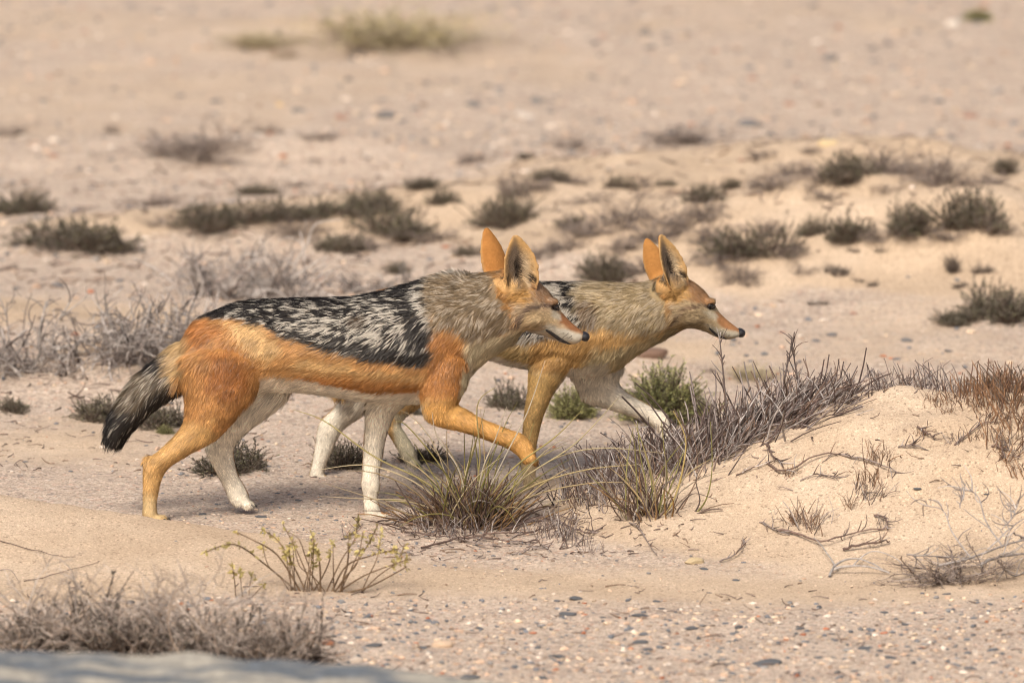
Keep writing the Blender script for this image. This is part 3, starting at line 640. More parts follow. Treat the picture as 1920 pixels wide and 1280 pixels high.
def shift(poly, dx, dy): return [(a + dx, b + dy) for a, b in poly]
NEAR = dict(seed=11, Y=0.0, anchor=(500, 975), label='rust-flanked jackal with black and silver saddle walking with its foreleg lifted over the grass tuft',
    lofts=[
        # trunk and neck: (top, bottom, y, half width)
        [((347, 632), (350, 690), 0, .030), ((366, 602), (362, 728), 0, .052), ((400, 584), (402, 745), 0, .066), ((450, 568), (452, 742), 0, .072), ((520, 562), (512, 730), 0, .070),
         ((590, 561), (592, 738), 0, .076), ((660, 558), (662, 748), 0, .084), ((720, 547), (726, 754), 0, .088), ((775, 531), (782, 756), 0, .085), ((815, 520), (832, 748), 0, .078), ((850, 515), (868, 722), 0, .068),
         ((885, 515), (896, 690), 0, .060), ((915, 511), (932, 662), 0, .053), ((940, 508), (966, 640), 0, .048), ((958, 512), (975, 625), 0, .044)],
        # head
        [((930, 512), (955, 632), 0, .036), ((950, 505), (962, 636), 0, .046), ((978, 512), (972, 630), 0, .052), ((1003, 525), (988, 619), 0, .053), ((1026, 544), (1006, 624), 0, .044), ((1042, 564), (1024, 630), 0, .033),
         ((1052, 583), (1040, 637), 0, .0245), ((1067, 600), (1055, 643), 0, .0195), ((1082, 613), (1070, 646), 0, .0165), ((1093, 622), (1083, 643), 0, .0125), ((1097, 627), (1089, 639), 0, .008)],
        # tail
        [((350, 632), (362, 700), 0, .026), ((330, 645), (352, 722), 0, .026), ((306, 664), (338, 736), 0, .028), ((276, 688), (312, 752), 0, .030), ((247, 715), (286, 770), 0, .030), ((222, 752), (262, 792), 0, .029), ((202, 790), (244, 812), 0, .024), ((196, 822), (228, 834), 0, .015)],
        # hind leg, near side
        [((385, 620), (450, 615), -.008, .030), ((345, 664), (490, 660), -.036, .044), ((343, 705), (492, 700), -.040, .044), ((347, 750), (478, 745), -.043, .040), ((345, 788), (440, 788), -.045, .032), ((326, 818), (405, 824), -.046, .025), ((296, 846), (357, 850), -.047, .019),
         ((272, 866), (320, 874), -.047, .016), ((268, 884), (306, 892), -.047, .0135), ((268, 910), (299, 914), -.047, .0120), ((268, 940), (294, 942), -.047, .0120), ((267, 960), (295, 960), -.047, .0145), ((268, 976), (300, 977), -.047, .016)],
        # hind leg, far side, swinging forward
        [((420, 620), (480, 615), .008, .030), ((395, 664), (515, 664), .030, .040), ((405, 705), (548, 715), .036, .040), ((425, 742), (532, 752), .040, .034), ((408, 785), (479, 796), .044, .026), ((390, 822), (450, 822), .046, .019), ((385, 842), (438, 842), .046, .015), ((398, 870), (439, 862), .046, .0125), ((412, 898), (446, 888), .046, .012),
         ((422, 918), (456, 906), .046, .0135), ((428, 934), (464, 922), .046, .016), ((438, 948), (468, 938), .046, .015)],
        # foreleg, near side, lifted
        [((805, 605), (850, 600), -.008, .030), ((790, 648), (868, 642), -.030, .036), ((786, 680), (880, 675), -.038, .038), ((784, 720), (878, 715), -.043, .036), ((788, 752), (866, 742), -.047, .031), ((798, 786), (860, 758), -.049, .026), ((826, 800), (876, 768), -.050, .022), ((862, 808), (900, 783), -.051, .0185), ((900, 820), (932, 796), -.051, .0160), ((934, 833), (960, 807), -.051, .0145),
         ((952, 841), (980, 814), -.051, .0142), ((968, 852), (995, 828), -.051, .0135), ((976, 862), (1002, 844), -.051, .0135), ((982, 870), (1004, 856), -.051, .012)],
        # foreleg, far side, planted
        [((720, 640), (780, 640), .008, .03), ((702, 690), (788, 690), .030, .036), ((692, 735), (778, 740), .038, .032), ((687, 770), (742, 775), .043, .024), ((684, 812), (725, 815), .045, .018), ((681, 852), (717, 855), .046, .0148), ((679, 885), (712, 889), .046, .0132), ((677, 908), (713, 911), .046, .0142), ((681, 932), (708, 935), .046, .0118), ((682, 955), (714, 955), .046, .0150), ((684, 973), (718, 973), .046, .016)],
    ],
    paws=[((272, 972), (309, 973), -.047, .0125), ((436, 934), (472, 946), .046, .0125), ((984, 844), (1003, 866), -.051, .012), ((690, 966), (727, 968), .046, .0125)],
    blobs=[((960, 545), -.034, (.030, .020, .024)), ((945, 532), .034, (.028, .020, .024)), ((1000, 596), -.032, (.024, .018, .016)), ((1000, 596), .032, (.024, .018, .016)),
           ((1035, 566), -.022, (.012, .010, .007)), ((1035, 566), .022, (.012, .010, .007)), ((280, 866), -.047, (.012, .010, .012))],
    ears=[dict(base=(981, 545), tip=(966, 441), y=-.040, W=.0320, n=(.30, -.95, .1), splay=-.012, cup=.50), dict(base=(938, 528), tip=(911, 427), y=.034, W=.026, n=(-.55, .80, .1), splay=.012, cup=.5)],
    eye=(1041, 575), nose=(1096, 631), nose_ang=.55,
    mouth=[(1023, 618), (1030, 622), (1040, 629), (1050, 636), (1060, 641), (1070, 645), (1078, 646)], whisk=[(1062, 628), (1068, 632), (1074, 634), (1066, 624), (1058, 624), (1072, 629)],
    base=(200, 142, 84), pale=(238, 229, 212), ear_back=(196, 132, 70), white=(206, 200, 188), guides=42000, hairs=205000,
    legzone=[(240, 770), (500, 725), (800, 745), (880, 640), (1040, 760), (1040, 1000), (240, 1000)], trunkzone=[(450, 640), (880, 640), (900, 720), (800, 800), (450, 800)],
    tailzone=[(180, 860), (180, 700), (300, 630), (336, 640), (340, 735), (260, 860)],
    layers=[
        dict(p=[(480, 600), (800, 640), (800, 760), (480, 760)], c=(206, 150, 92), f=20),
        dict(p=[(560, 700), (680, 708), (800, 718), (800, 742), (640, 736), (560, 722)], c=(188, 124, 66), f=10),
        dict(p=[(560, 668), (690, 690), (800, 695), (800, 712), (560, 696)], c=(220, 174, 118), f=10),
        dict(p=[(385, 655), (440, 645), (480, 690), (470, 735), (420, 755), (388, 720)], c=(164, 102, 52), f=20, a=.9),
        dict(p=[(430, 604), (500, 612), (530, 655), (500, 680), (450, 640)], c=(220, 176, 122), f=13),
        dict(p=[(345, 590), (400, 590), (420, 620), (380, 650), (352, 630)], c=(186, 120, 64), f=16),
        dict(p=[(490, 722), (560, 735), (640, 743), (720, 746), (805, 748), (820, 800), (640, 800), (440, 830)], c=(228, 212, 184), f=8),
        dict(p=[(310, 640), (350, 612), (356, 640), (348, 690), (320, 720)], c=(202, 166, 120), f=8),
        dict(p=[(270, 800), (400, 790), (420, 850), (330, 990), (240, 990)], c=(222, 172, 110), f=16),
        dict(p=[(262, 925), (320, 925), (325, 990), (262, 990)], c=(226, 190, 140), f=12),
        dict(p=[(790, 745), (870, 745), (1000, 800), (1010, 900), (940, 860), (800, 800)], c=(226, 168, 96), f=12),
        dict(p=[(440, 925), (490, 925), (490, 960), (430, 960)], c=(196, 180, 156), f=5, side='far'),
        dict(p=[(676, 910), (688, 906), (690, 922), (682, 928)], c=(70, 60, 54), f=2, side='far'),
        dict(p=[(424, 914), (436, 912), (440, 926), (428, 930)], c=(66, 56, 52), f=2, side='far'),
        dict(p=[(708, 830), (735, 830), (718, 935), (700, 935), (706, 880)], c=(218, 164, 98), f=4, side='far'),
        dict(p=[(380, 835), (402, 835), (425, 905), (415, 915), (380, 850)], c=(214, 168, 106), f=5, side='far'),
        # saddle
        dict(p=[(364, 594), (372, 574), (420, 548), (540, 535), (680, 530), (780, 500), (850, 485), (884, 496), (830, 545), (812, 590), (822, 640), (818, 676), (785, 684), (690, 668), (600, 650), (540, 632), (500, 608), (440, 596)], c=(120, 108, 96), g=1, w=.40, f=5),
        dict(p=[(364, 594), (372, 570), (420, 546), (540, 535), (680, 530), (780, 500), (840, 485), (800, 532), (720, 556), (560, 564), (480, 580), (420, 592)], w=.12, f=5),
        dict(p=[(520, 622), (560, 634), (620, 634), (700, 642), (770, 652), (822, 668), (812, 690), (690, 676), (600, 656), (540, 640)], w=.0, f=5),
        dict(p=[(540, 590), (640, 585), (700, 590), (745, 560), (765, 610), (785, 652), (745, 652), (700, 636), (600, 630), (540, 612)], w=.56, f=8),
        dict(p=[(742, 545), (768, 545), (790, 590), (822, 645), (818, 682), (798, 674), (775, 622), (756, 580)], w=.02, f=4),
        dict(p=[(780, 530), (815, 545), (812, 580), (824, 625), (808, 612), (786, 570)], w=.85, f=5),
        dict(p=[(655, 596), (690, 588), (704, 600), (690, 612), (662, 606)], c=(86, 66, 48), g=.35, f=4),
        # neck
        dict(p=[(806, 530), (850, 485), (935, 480), (955, 540), (978, 572), (972, 604), (940, 628), (890, 640), (850, 616), (816, 612), (806, 570)], c=(162, 136, 106), g=.42, w=.48, f=8),
        dict(p=[(815, 490), (885, 480), (884, 512), (840, 520), (815, 512)], c=(190, 180, 168), g=.9, w=.95, f=5),
        dict(p=[(872, 640), (940, 626), (985, 602), (1000, 622), (966, 650), (900, 694), (878, 720), (866, 700)], c=(216, 196, 164), g=.0, f=7),
        dict(p=[(814, 625), (850, 620), (874, 648), (880, 690), (866, 735), (785, 742), (805, 700)], c=(186, 124, 68), g=0, f=10),
        dict(p=[(868, 690), (885, 690), (872, 740), (862, 740)], c=(224, 204, 170), f=4),
        dict(p=[(925, 500), (948, 520), (966, 560), (990, 578), (972, 604), (952, 580), (932, 540)], c=(186, 132, 74), g=0, f=6),
        # head
        dict(p=[(960, 520), (1010, 520), (1060, 585), (1110, 630), (1085, 660), (1000, 640), (965, 590)], c=(196, 166, 134), g=0, f=5),
        dict(p=[(1000, 518), (1030, 540), (1052, 572), (1030, 570), (1000, 566), (985, 558)], c=(166, 124, 90), g=.2, w=.8, f=4),
        dict(p=[(950, 535), (1000, 545), (1006, 558), (985, 572), (962, 562)], c=(210, 158, 92), f=6),
        dict(p=[(985, 582), (1040, 584), (1050, 604), (1026, 612), (985, 612)], c=(212, 182, 144), f=4),
        dict(p=[(1046, 584), (1060, 588), (1098, 618), (1094, 627), (1070, 620), (1050, 606)], c=(156, 104, 70), f=4),
        dict(p=[(1040, 577), (1050, 590), (1052, 600), (1038, 594), (1032, 582)], c=(214, 198, 178), f=3.5),
        dict(p=[(1018, 606), (1060, 617), (1090, 628), (1090, 642), (1078, 646), (1050, 636), (1024, 620)], c=(206, 194, 180), f=4),
        dict(p=[(1000, 620), (1024, 622), (1050, 640), (1078, 648), (1070, 655), (1030, 640)], c=(206, 188, 172), f=2.5),
        dict(p=[(966, 608), (980, 586), (998, 572), (1034, 571), (1034, 575), (1000, 580), (985, 596), (974, 612)], c=(112, 90, 80), g=.2, w=.3, f=3.5),
        # tail
        dict(p=[(180, 860), (180, 760), (290, 655), (318, 655), (330, 735), (260, 790), (230, 860)], c=(146, 124, 98), g=.62, w=.42, f=8),
        dict(p=[(296, 640), (318, 648), (312, 690), (290, 690), (270, 690)], w=.0, g=1, f=5),
        dict(p=[(318, 712), (350, 728), (345, 745), (270, 800), (235, 810), (240, 776), (285, 738)], w=-.1, g=1, f=6),
        dict(p=[(180, 772), (215, 752), (275, 778), (250, 820), (235, 870), (180, 870)], w=-.2, g=1, f=7),
    ],
    flow=[(1095, 630, -.8, -.5), (1060, 610, -.85, -.45), (1040, 590, -.9, -.2), (1000, 600, -.9, .2), (1020, 550, -.7, -.7), (985, 560, -.8, 0), (960, 590, -.7, .7), (940, 540, -.6, .8), (900, 520, -.9, .45), (850, 512, -.15, -.95), (868, 514, .25, -.95), (835, 516, -.5, -.75), (900, 600, -.6, .8), (890, 660, -.5, .9),
          (850, 540, -.95, .3), (840, 600, -.6, .8), (800, 540, -.98, .2), (740, 560, -1, .15), (780, 640, -.6, .8), (700, 620, -.85, .5), (700, 560, -1, .05), (600, 570, -1, 0), (600, 630, -.9, .4), (480, 570, -1, .1), (400, 585, -.9, .4), (650, 700, -.95, .25), (750, 710, -.85, .5), (540, 680, -.9, .4), (520, 730, -.6, .8), (700, 745, -.8, .6),
          (450, 640, -.6, .8), (400, 680, -.35, .95), (440, 740, -.4, .9), (360, 640, -.5, .85), (350, 720, -.1, 1), (380, 800, -.55, .85), (320, 840, -.6, .8), (280, 900, 0, 1), (280, 960, .1, 1), (420, 860, .3, 1), (440, 910, .3, .95), (850, 700, -.3, .95), (830, 750, -.2, .95), (860, 780, .5, .6), (920, 810, .9, .4), (980, 860, .3, 1), (720, 780, -.1, 1), (705, 860, -.1, 1), (700, 940, 0, 1), (320, 680, -.75, .65), (300, 690, -.78, .62), (275, 720, -.75, .65), (250, 750, -.66, .75), (235, 775, -.55, .83), (220, 810, -.4, .92), (205, 835, -.3, .95)],
    len=[(1095, 630, 3), (1070, 618, 4.5), (1045, 580, 6), (1020, 560, 9), (1000, 600, 13), (970, 610, 22), (950, 560, 14), (900, 540, 18), (900, 620, 18), (880, 680, 15), (850, 510, 28), (800, 540, 24), (700, 560, 24), (600, 560, 23), (480, 570, 22), (700, 640, 26), (780, 650, 24), (600, 630, 23), (650, 710, 12), (740, 710, 12), (580, 690, 12), (520, 690, 12), (520, 735, 26), (700, 750, 18), (400, 600, 14), (420, 680, 11), (460, 640, 12), (400, 760, 10), (470, 700, 11), (350, 660, 30), (350, 800, 12), (310, 840, 10), (280, 900, 8), (280, 960, 7), (420, 850, 9), (440, 920, 7), (840, 660, 11), (830, 730, 9), (830, 780, 9), (900, 800, 9), (970, 850, 7), (720, 800, 11), (700, 900, 7), (700, 960, 7), (320, 690, 28), (260, 740, 27), (220, 800, 27), (205, 830, 24)])

FAR = dict(seed=23, Y=0.38, anchor=(830, 905), label='paler tan jackal stepping ahead with forepaw reaching onto the sand mound',
    lofts=[
        [((655, 625), (660, 690), 0, .030), ((672, 578), (670, 715), 0, .052), ((705, 552), (705, 725), 0, .066), ((760, 540), (760, 715), 0, .072), ((830, 536), (825, 695), 0, .070), ((900, 536), (905, 670), 0, .076), ((960, 534), (960, 684), 0, .084), ((1010, 531), (1010, 696), 0, .086), ((1060, 530), (1065, 704), 0, .082), ((1105, 530), (1120, 703), 0, .074),
         ((1140, 531), (1160, 690), 0, .064), ((1175, 532), (1190, 668), 0, .057), ((1205, 530), (1222, 648), 0, .052), ((1235, 522), (1252, 632), 0, .048), ((1252, 520), (1266, 622), 0, .044)],
        [((1225, 525), (1240, 628), 0, .036), ((1246, 516), (1252, 630), 0, .046), ((1272, 516), (1270, 622), 0, .052), ((1298, 528), (1290, 614), 0, .053), ((1320, 545), (1308, 616), 0, .044), ((1337, 566), (1324, 622), 0, .033), ((1349, 585), (1340, 630), 0, .0245), ((1363, 599), (1353, 635), 0, .0195), ((1378, 611), (1368, 636), 0, .0165), ((1387, 618), (1380, 633), 0, .0125), ((1391, 622), (1387, 630), 0, .008)],
        [((662, 610), (672, 680), 0, .026), ((640, 640), (665, 700), 0, .024), ((625, 680), (655, 720), 0, .022), ((622, 715), (648, 735), 0, .018), ((628, 735), (642, 740), 0, .01)],
        # hind, near side, coming forward
        [((710, 590), (770, 585), -.008, .030), ((690, 630), (800, 625), -.030, .040), ((700, 670), (830, 660), -.038, .044), ((720, 705), (835, 705), -.043, .038), ((722, 745), (800, 750), -.045, .028), ((712, 770), (765, 778), -.046, .019), ((716, 790), (752, 795), -.046, .014), ((732, 820), (762, 815), -.046, .0120), ((744, 840), (774, 834), -.046, .0125), ((752, 854), (780, 848), -.046, .0145), ((760, 866), (782, 862), -.046, .013)],
        # hind, far side, stretched back
        [((700, 580), (750, 580), .008, .030), ((665, 615), (770, 615), .030, .040), ((658, 650), (780, 655), .037, .042), ((662, 695), (775, 705), .042, .036), ((650, 730), (730, 745), .045, .028), ((625, 765), (690, 772), .046, .021), ((602, 788), (650, 800), .046, .016), ((595, 810), (634, 820), .046, .0135), ((590, 840), (622, 846), .046, .0120), ((585, 868), (611, 872), .046, .0120), ((580, 888), (608, 888), .046, .0145), ((582, 901), (612, 902), .046, .015)],
        # fore, near side, planted
        [((1030, 575), (1080, 570), -.008, .030), ((1006, 620), (1092, 614), -.030, .036), ((992, 660), (1095, 655), -.038, .038), ((991, 700), (1060, 706), -.043, .031), ((989, 735), (1036, 742), -.046, .023), ((983, 775), (1019, 780), -.048, .0175), ((979, 815), (1009, 820), -.048, .0142), ((977, 848), (1004, 852), -.048, .0132), ((976, 870), (1006, 874), -.048, .0140), ((980, 890), (1004, 892), -.048, .0140), ((981, 908), (1008, 908), -.048, .016)],
        # fore, far side, reaching
        [((1070, 590), (1130, 590), .008, .030), ((1056, 645), (1150, 642), .030, .036), ((1062, 690), (1168, 685), .038, .034), ((1080, 724), (1162, 706), .044, .028), ((1094, 750), (1162, 722), .047, .023), ((1130, 764), (1180, 738), .048, .0185), ((1168, 775), (1204, 752), .048, .0155), ((1205, 788), (1230, 766), .048, .0138), ((1228, 802), (1250, 776), .048, .0145), ((1236, 812), (1257, 798), .048, .0140), ((1239, 824), (1260, 818), .048, .0140), ((1244, 836), (1263, 834), .048, .013)],
    ],
    paws=[((758, 852), (780, 868), -.046, .0125), ((588, 897), (616, 899), .046, .0125), ((986, 902), (1016, 904), -.048, .0125), ((1248, 816), (1263, 836), .048, .012)],
    blobs=[((1258, 538), -.034, (.030, .020, .024)), ((1246, 532), .034, (.026, .020, .022)), ((1296, 594), -.032, (.024, .018, .016)), ((1296, 594), .032, (.024, .018, .016)), ((1330, 566), -.022, (.012, .010, .007)), ((1330, 566), .022, (.012, .010, .007))],
    ears=[dict(base=(1275, 540), tip=(1238, 440), y=-.040, W=.0270, n=(.62, -.75, .25), splay=-.012, cup=.55), dict(base=(1243, 530), tip=(1211, 447), y=.036, W=.022, n=(-.2, .95, .1), splay=.010, cup=.5)],
    eye=(1333, 574), nose=(1388, 624), nose_ang=.5,
    mouth=[(1330, 615), (1336, 621), (1343, 627), (1352, 631), (1362, 635), (1370, 636), (1376, 635)], whisk=[(1355, 622), (1362, 625), (1368, 627), (1358, 618)], lip=.0012,
    base=(208, 164, 108), pale=(238, 229, 212), ear_back=(198, 136, 74), white=(206, 198, 184), guides=32000, hairs=155000,
    legzone=[(560, 740), (690, 715), (830, 700), (1040, 690), (1130, 640), (1290, 740), (1290, 860), (1020, 930), (560, 930)], trunkzone=[(780, 620), (1130, 630), (1160, 720), (1040, 760), (780, 720)],
    layers=[
        dict(p=[(650, 560), (780, 520), (850, 600), (820, 720), (680, 740)], c=(198, 132, 70), f=15),
        dict(p=[(880, 640), (1000, 640), (1010, 700), (880, 690)], c=(212, 178, 124), f=14),
        dict(p=[(880, 668), (1000, 686), (1100, 706), (1010, 730), (880, 700)], c=(224, 206, 170), f=6),
        dict(p=[(740, 525), (1030, 505), (1100, 508), (1180, 515), (1120, 545), (1096, 610), (1060, 625), (1000, 640), (860, 640), (780, 600)], c=(130, 118, 104), g=1, w=.55, f=6),
        dict(p=[(740, 525), (1030, 505), (1160, 508), (1090, 540), (1030, 536), (800, 555)], w=.3, f=4),
        dict(p=[(1036, 532), (1062, 536), (1066, 590), (1050, 600)], w=.95, f=4),
        dict(p=[(1060, 540), (1080, 540), (1078, 578), (1064, 576)], w=-.1, f=3),
        dict(p=[(1080, 535), (1180, 510), (1238, 508), (1262, 560), (1268, 600), (1232, 622), (1160, 620), (1110, 604), (1082, 575)], c=(184, 158, 120), g=.32, w=.55, f=8),
        dict(p=[(1088, 570), (1106, 560), (1124, 575), (1122, 602), (1104, 612), (1088, 596)], c=(128, 102, 76), g=.3, w=.7, f=4),
        dict(p=[(1000, 640), (1080, 608), (1150, 618), (1190, 640), (1130, 676), (1070, 702), (1000, 700)], c=(210, 160, 98), g=0, f=9),
        dict(p=[(1120, 650), (1200, 640), (1280, 606), (1290, 630), (1180, 690), (1090, 726), (1066, 716)], c=(218, 192, 150), g=0, f=8),
        dict(p=[(984, 690), (1060, 700), (1030, 800), (1012, 910), (968, 910), (976, 800)], c=(224, 180, 116), f=7, side='near'),
        dict(p=[(974, 860), (1020, 860), (1025, 915), (970, 915)], c=(228, 200, 160), f=10, side='near'),
        dict(p=[(1085, 715), (1170, 690), (1280, 780), (1280, 850), (1220, 820), (1090, 770)], c=(230, 214, 184), f=6, side='far'),
        dict(p=[(1150, 722), (1176, 728), (1244, 764), (1240, 772), (1170, 744)], c=(220, 176, 118), f=4, side='far'),
        dict(p=[(735, 770), (800, 770), (800, 880), (745, 880)], c=(226, 210, 182), f=5, side='near'),
        dict(p=[(590, 770), (612, 775), (600, 850), (582, 860)], c=(212, 166, 106), f=5),
        dict(p=[(1232, 510), (1258, 530), (1282, 562), (1268, 604), (1250, 580), (1238, 545)], c=(188, 136, 78), g=0, f=6),
        dict(p=[(1256, 516), (1300, 520), (1352, 580), (1402, 624), (1380, 645), (1295, 632), (1262, 590)], c=(202, 174, 138), g=0, f=5),
        dict(p=[(1292, 520), (1318, 538), (1348, 574), (1325, 572), (1296, 566), (1280, 556)], c=(182, 132, 90), g=.12, w=.8, f=4),
        dict(p=[(1246, 535), (1292, 542), (1300, 556), (1278, 570), (1256, 560)], c=(210, 160, 96), f=6),
        dict(p=[(1342, 586), (1356, 590), (1392, 614), (1388, 624), (1362, 618), (1345, 606)], c=(178, 124, 84), f=4),
        dict(p=[(1332, 579), (1344, 592), (1344, 602), (1330, 598), (1322, 586)], c=(216, 198, 174), f=4),
        dict(p=[(1326, 608), (1352, 616), (1384, 624), (1384, 632), (1366, 634), (1340, 626)], c=(208, 194, 176), f=4),
        dict(p=[(1262, 606), (1274, 588), (1290, 574), (1326, 572), (1326, 576), (1294, 582), (1278, 596), (1268, 612)], c=(140, 112, 92), g=.15, w=.3, f=2.5),
    ],
    flow=[(1390, 624, -.8, -.5), (1350, 605, -.85, -.4), (1330, 590, -.9, -.2), (1290, 600, -.9, .2), (1310, 548, -.7, -.7), (1275, 560, -.8, 0), (1255, 590, -.7, .7), (1235, 545, -.6, .8), (1190, 540, -.9, .45), (1190, 610, -.55, .85), (1160, 660, -.5, .9), (1100, 545, -.95, .3), (1110, 590, -.6, .8), (1050, 560, -.9, .4), (1000, 560, -1, .15), (950, 660, -.8, .6), (850, 600, -.95, .25), (760, 560, -1, .1), (720, 650, -.4, .9), (700, 720, -.4, .9), (640, 770, -.55, .8), (600, 850, -.1, 1), (740, 800, .3, 1), (1040, 660, -.4, .9), (1020, 730, -.2, 1), (995, 840, 0, 1), (1110, 700, -.2, .9), (1150, 745, .8, .5), (1210, 775, .9, .45), (1250, 815, .2, 1), (640, 700, -.5, .85)],
    len=[(1390, 624, 3), (1365, 612, 4.5), (1340, 580, 6), (1315, 560, 9), (1295, 600, 13), (1262, 610, 22), (1245, 560, 14), (1190, 545, 17), (1190, 610, 18), (1160, 670, 17), (1100, 540, 20), (1100, 600, 20), (1000, 560, 24), (950, 660, 24), (850, 600, 28), (760, 560, 24), (720, 660, 20), (690, 730, 12), (630, 780, 8), (600, 850, 7), (740, 800, 8), (1040, 650, 13), (1100, 660, 16), (1020, 720, 8), (1000, 800, 8), (990, 880, 7), (1110, 710, 14), (1150, 745, 9), (1220, 780, 7), (1250, 820, 6), (640, 700, 36)])
JN = build_jackal(NEAR)
JF = build_jackal(FAR)

# ------------------------------------------------------------------ plants
def vcol(rng, n, k, pal, var=.18):
    """one palette colour per strand, repeated over its k vertices"""
    pal = s2l(pal); c = pal[rng.integers(0, len(pal), n)] * (1 + rng.normal(size=(n, 1)) * var)
    return np.repeat(np.clip(c, .01, 1), k, 0)
def dome_dirs(rng, n, spread=1.0):
    a = rng.uniform(0, 2 * np.pi, n); e = np.arccos(rng.uniform(0.05, 1, n)) * spread
    return np.stack([np.sin(e) * np.cos(a), np.sin(e) * np.sin(a), np.cos(e)], -1)
def leaves(rng, P, d, L, W):
    n = len(P); s = norm(np.cross(d, rng.normal(size=(n, 3)))); up = norm(np.cross(s, d))
    V = np.stack([P, P + d * (L * .5)[:, None] + s * W[:, None] + up * (W * .3)[:, None], P + d * L[:, None], P + d * (L * .5)[:, None] - s * W[:, None] + up * (W * .3)[:, None]], 1)
    return V.reshape(-1, 3), np.arange(n * 4).reshape(n, 4)

def obj2(n, me, mat, par): return obj(n, me, mat, par, kind='stuff')
GREYTW = [(142, 130, 122), (126, 114, 108), (160, 148, 140), (110, 98, 92), (134, 118, 106)]
PALETW = [(168, 160, 155), (150, 142, 137), (134, 125, 120), (184, 177, 172), (116, 106, 102)]
STUB = [(136, 124, 120), (110, 98, 94), (166, 158, 154), (88, 74, 70), (118, 98, 86), (148, 138, 134), (98, 84, 80)]
def unit_cushion(seed, pal, nst=300, per=16, clumped=True):
    rng = np.random.default_rng(seed)
    d = dome_dirs(rng, nst, .98); nc = 5; ctr = np.stack([rng.uniform(-.34, .34, nc), rng.uniform(-.25, .25, nc), np.zeros(nc)], -1); csz = rng.uniform(.42, 1.0, nc) if clumped else np.ones(nc); ctr = ctr if clumped else ctr * .35
    ci = rng.integers(0, nc, nst); base = ctr[ci] + rng.normal(size=(nst, 3)) * np.array([.08, .08, 0])
    lump = .80 + .34 * vnoise(d[:, 0] * 2.2 + 9, d[:, 1] * 2.2, d[:, 2] * 2.2, seed=seed)
    L = .5 * lump * (1 + .8 * d[:, 2] ** 2) * rng.uniform(.8, 1.08, nst) * np.where(clumped, .82, 1) * csz[ci]
    P = strands(rng, base, d + np.array([0, 0, .15]), L, 5, .25)
    R = np.linspace(.010, .004, 5)[None] * rng.uniform(.7, 1.2, (nst, 1))
    tv, tf = tubes(P, R, 3, rng)
    stems = make_mesh('stems', tv, [tf], vcol(rng, nst, 15, [(98, 84, 74), (122, 108, 98), (84, 72, 64)]))
    m = nst * per; si = rng.integers(0, nst, m); t = rng.uniform(.3, 1.0, m) ** .6
    Q, td = along(P[si], np.clip(t, 0, .999)); ld = norm(td + rng.normal(size=(m, 3)) * .55 + np.array([0, 0, .25]))
    lv, lf = leaves(rng, Q, ld, rng.uniform(.028, .060, m), rng.uniform(.006, .012, m))
    lvm = make_mesh('foliage', lv, [lf], vcol(rng, m, 4, pal), smooth=False)
    return stems, lvm
def unit_twiggy(seed, pal, n0=46, n1=260, n2=520, flat=1.0, thin=1.0):
    rng = np.random.default_rng(seed); d = dome_dirs(rng, n0, 1.0) * np.array([1, 1, flat])
    P0 = strands(rng, rng.normal(size=(n0, 3)) * np.array([.12, .12, 0]), d, rng.uniform(.35, .62, n0) * (1 + .5 * d[:, 2]), 6, .45)
    q, td = along(P0[(i := rng.integers(0, n0, n1))], rng.uniform(.2, .98, n1))
    P1 = strands(rng, q, td + rng.normal(size=(n1, 3)) * .75 + np.array([0, 0, .15]), rng.uniform(.12, .30, n1), 5, .5)
    q, td = along(P1[rng.integers(0, n1, n2)], rng.uniform(.2, .98, n2))
    P2 = strands(rng, q, td + rng.normal(size=(n2, 3)) * .9 + np.array([0, 0, .1]), rng.uniform(.05, .14, n2), 4, .4)
    for P in (P0, P1, P2): P[..., 2] = np.maximum(P[..., 2], -.02)
    a = tubes(P0, (np.linspace(.011, .005, 6)[None] * thin).repeat(n0, 0), 4, rng)
    b = tubes(P1, (np.linspace(.0055, .003, 5)[None] * thin).repeat(n1, 0), 3, rng); c = tubes(P2, (np.linspace(.0036, .002, 4)[None] * thin).repeat(n2, 0), 3, rng)
    st = make_mesh('branches', a[0], [a[1]], vcol(rng, n0, 24, pal))
    V, F, C = merge([(b[0], b[1], vcol(rng, n1, 15, pal)), (c[0], c[1], vcol(rng, n2, 12, pal))])
    return st, make_mesh('twigs', V, F, C)
def unit_feather(seed):
    rng = np.random.default_rng(seed); n = 260; d = dome_dirs(rng, n, .85)
    P = strands(rng, rng.normal(size=(n, 3)) * np.array([.16, .16, 0]), d + np.array([0, 0, .3]), rng.uniform(.35, .95, n), 6, .25, .25)
    tv, tf = tubes(P, np.linspace(.008, .003, 6)[None].repeat(n, 0), 3, rng)
    m = 700; Q, td = along(P[rng.integers(0, n, m)], rng.uniform(.4, .99, m)); lv, lf = leaves(rng, Q, norm(td + rng.normal(size=(m, 3)) * .5), rng.uniform(.04, .09, m), rng.uniform(.008, .016, m))
    return (make_mesh('stems', tv, [tf], vcol(rng, n, 18, [(178, 164, 138), (160, 146, 128), (188, 174, 142)])),
            make_mesh('foliage', lv, [lf], vcol(rng, m, 4, [(182, 172, 126), (166, 158, 126), (192, 180, 134)]), smooth=False))
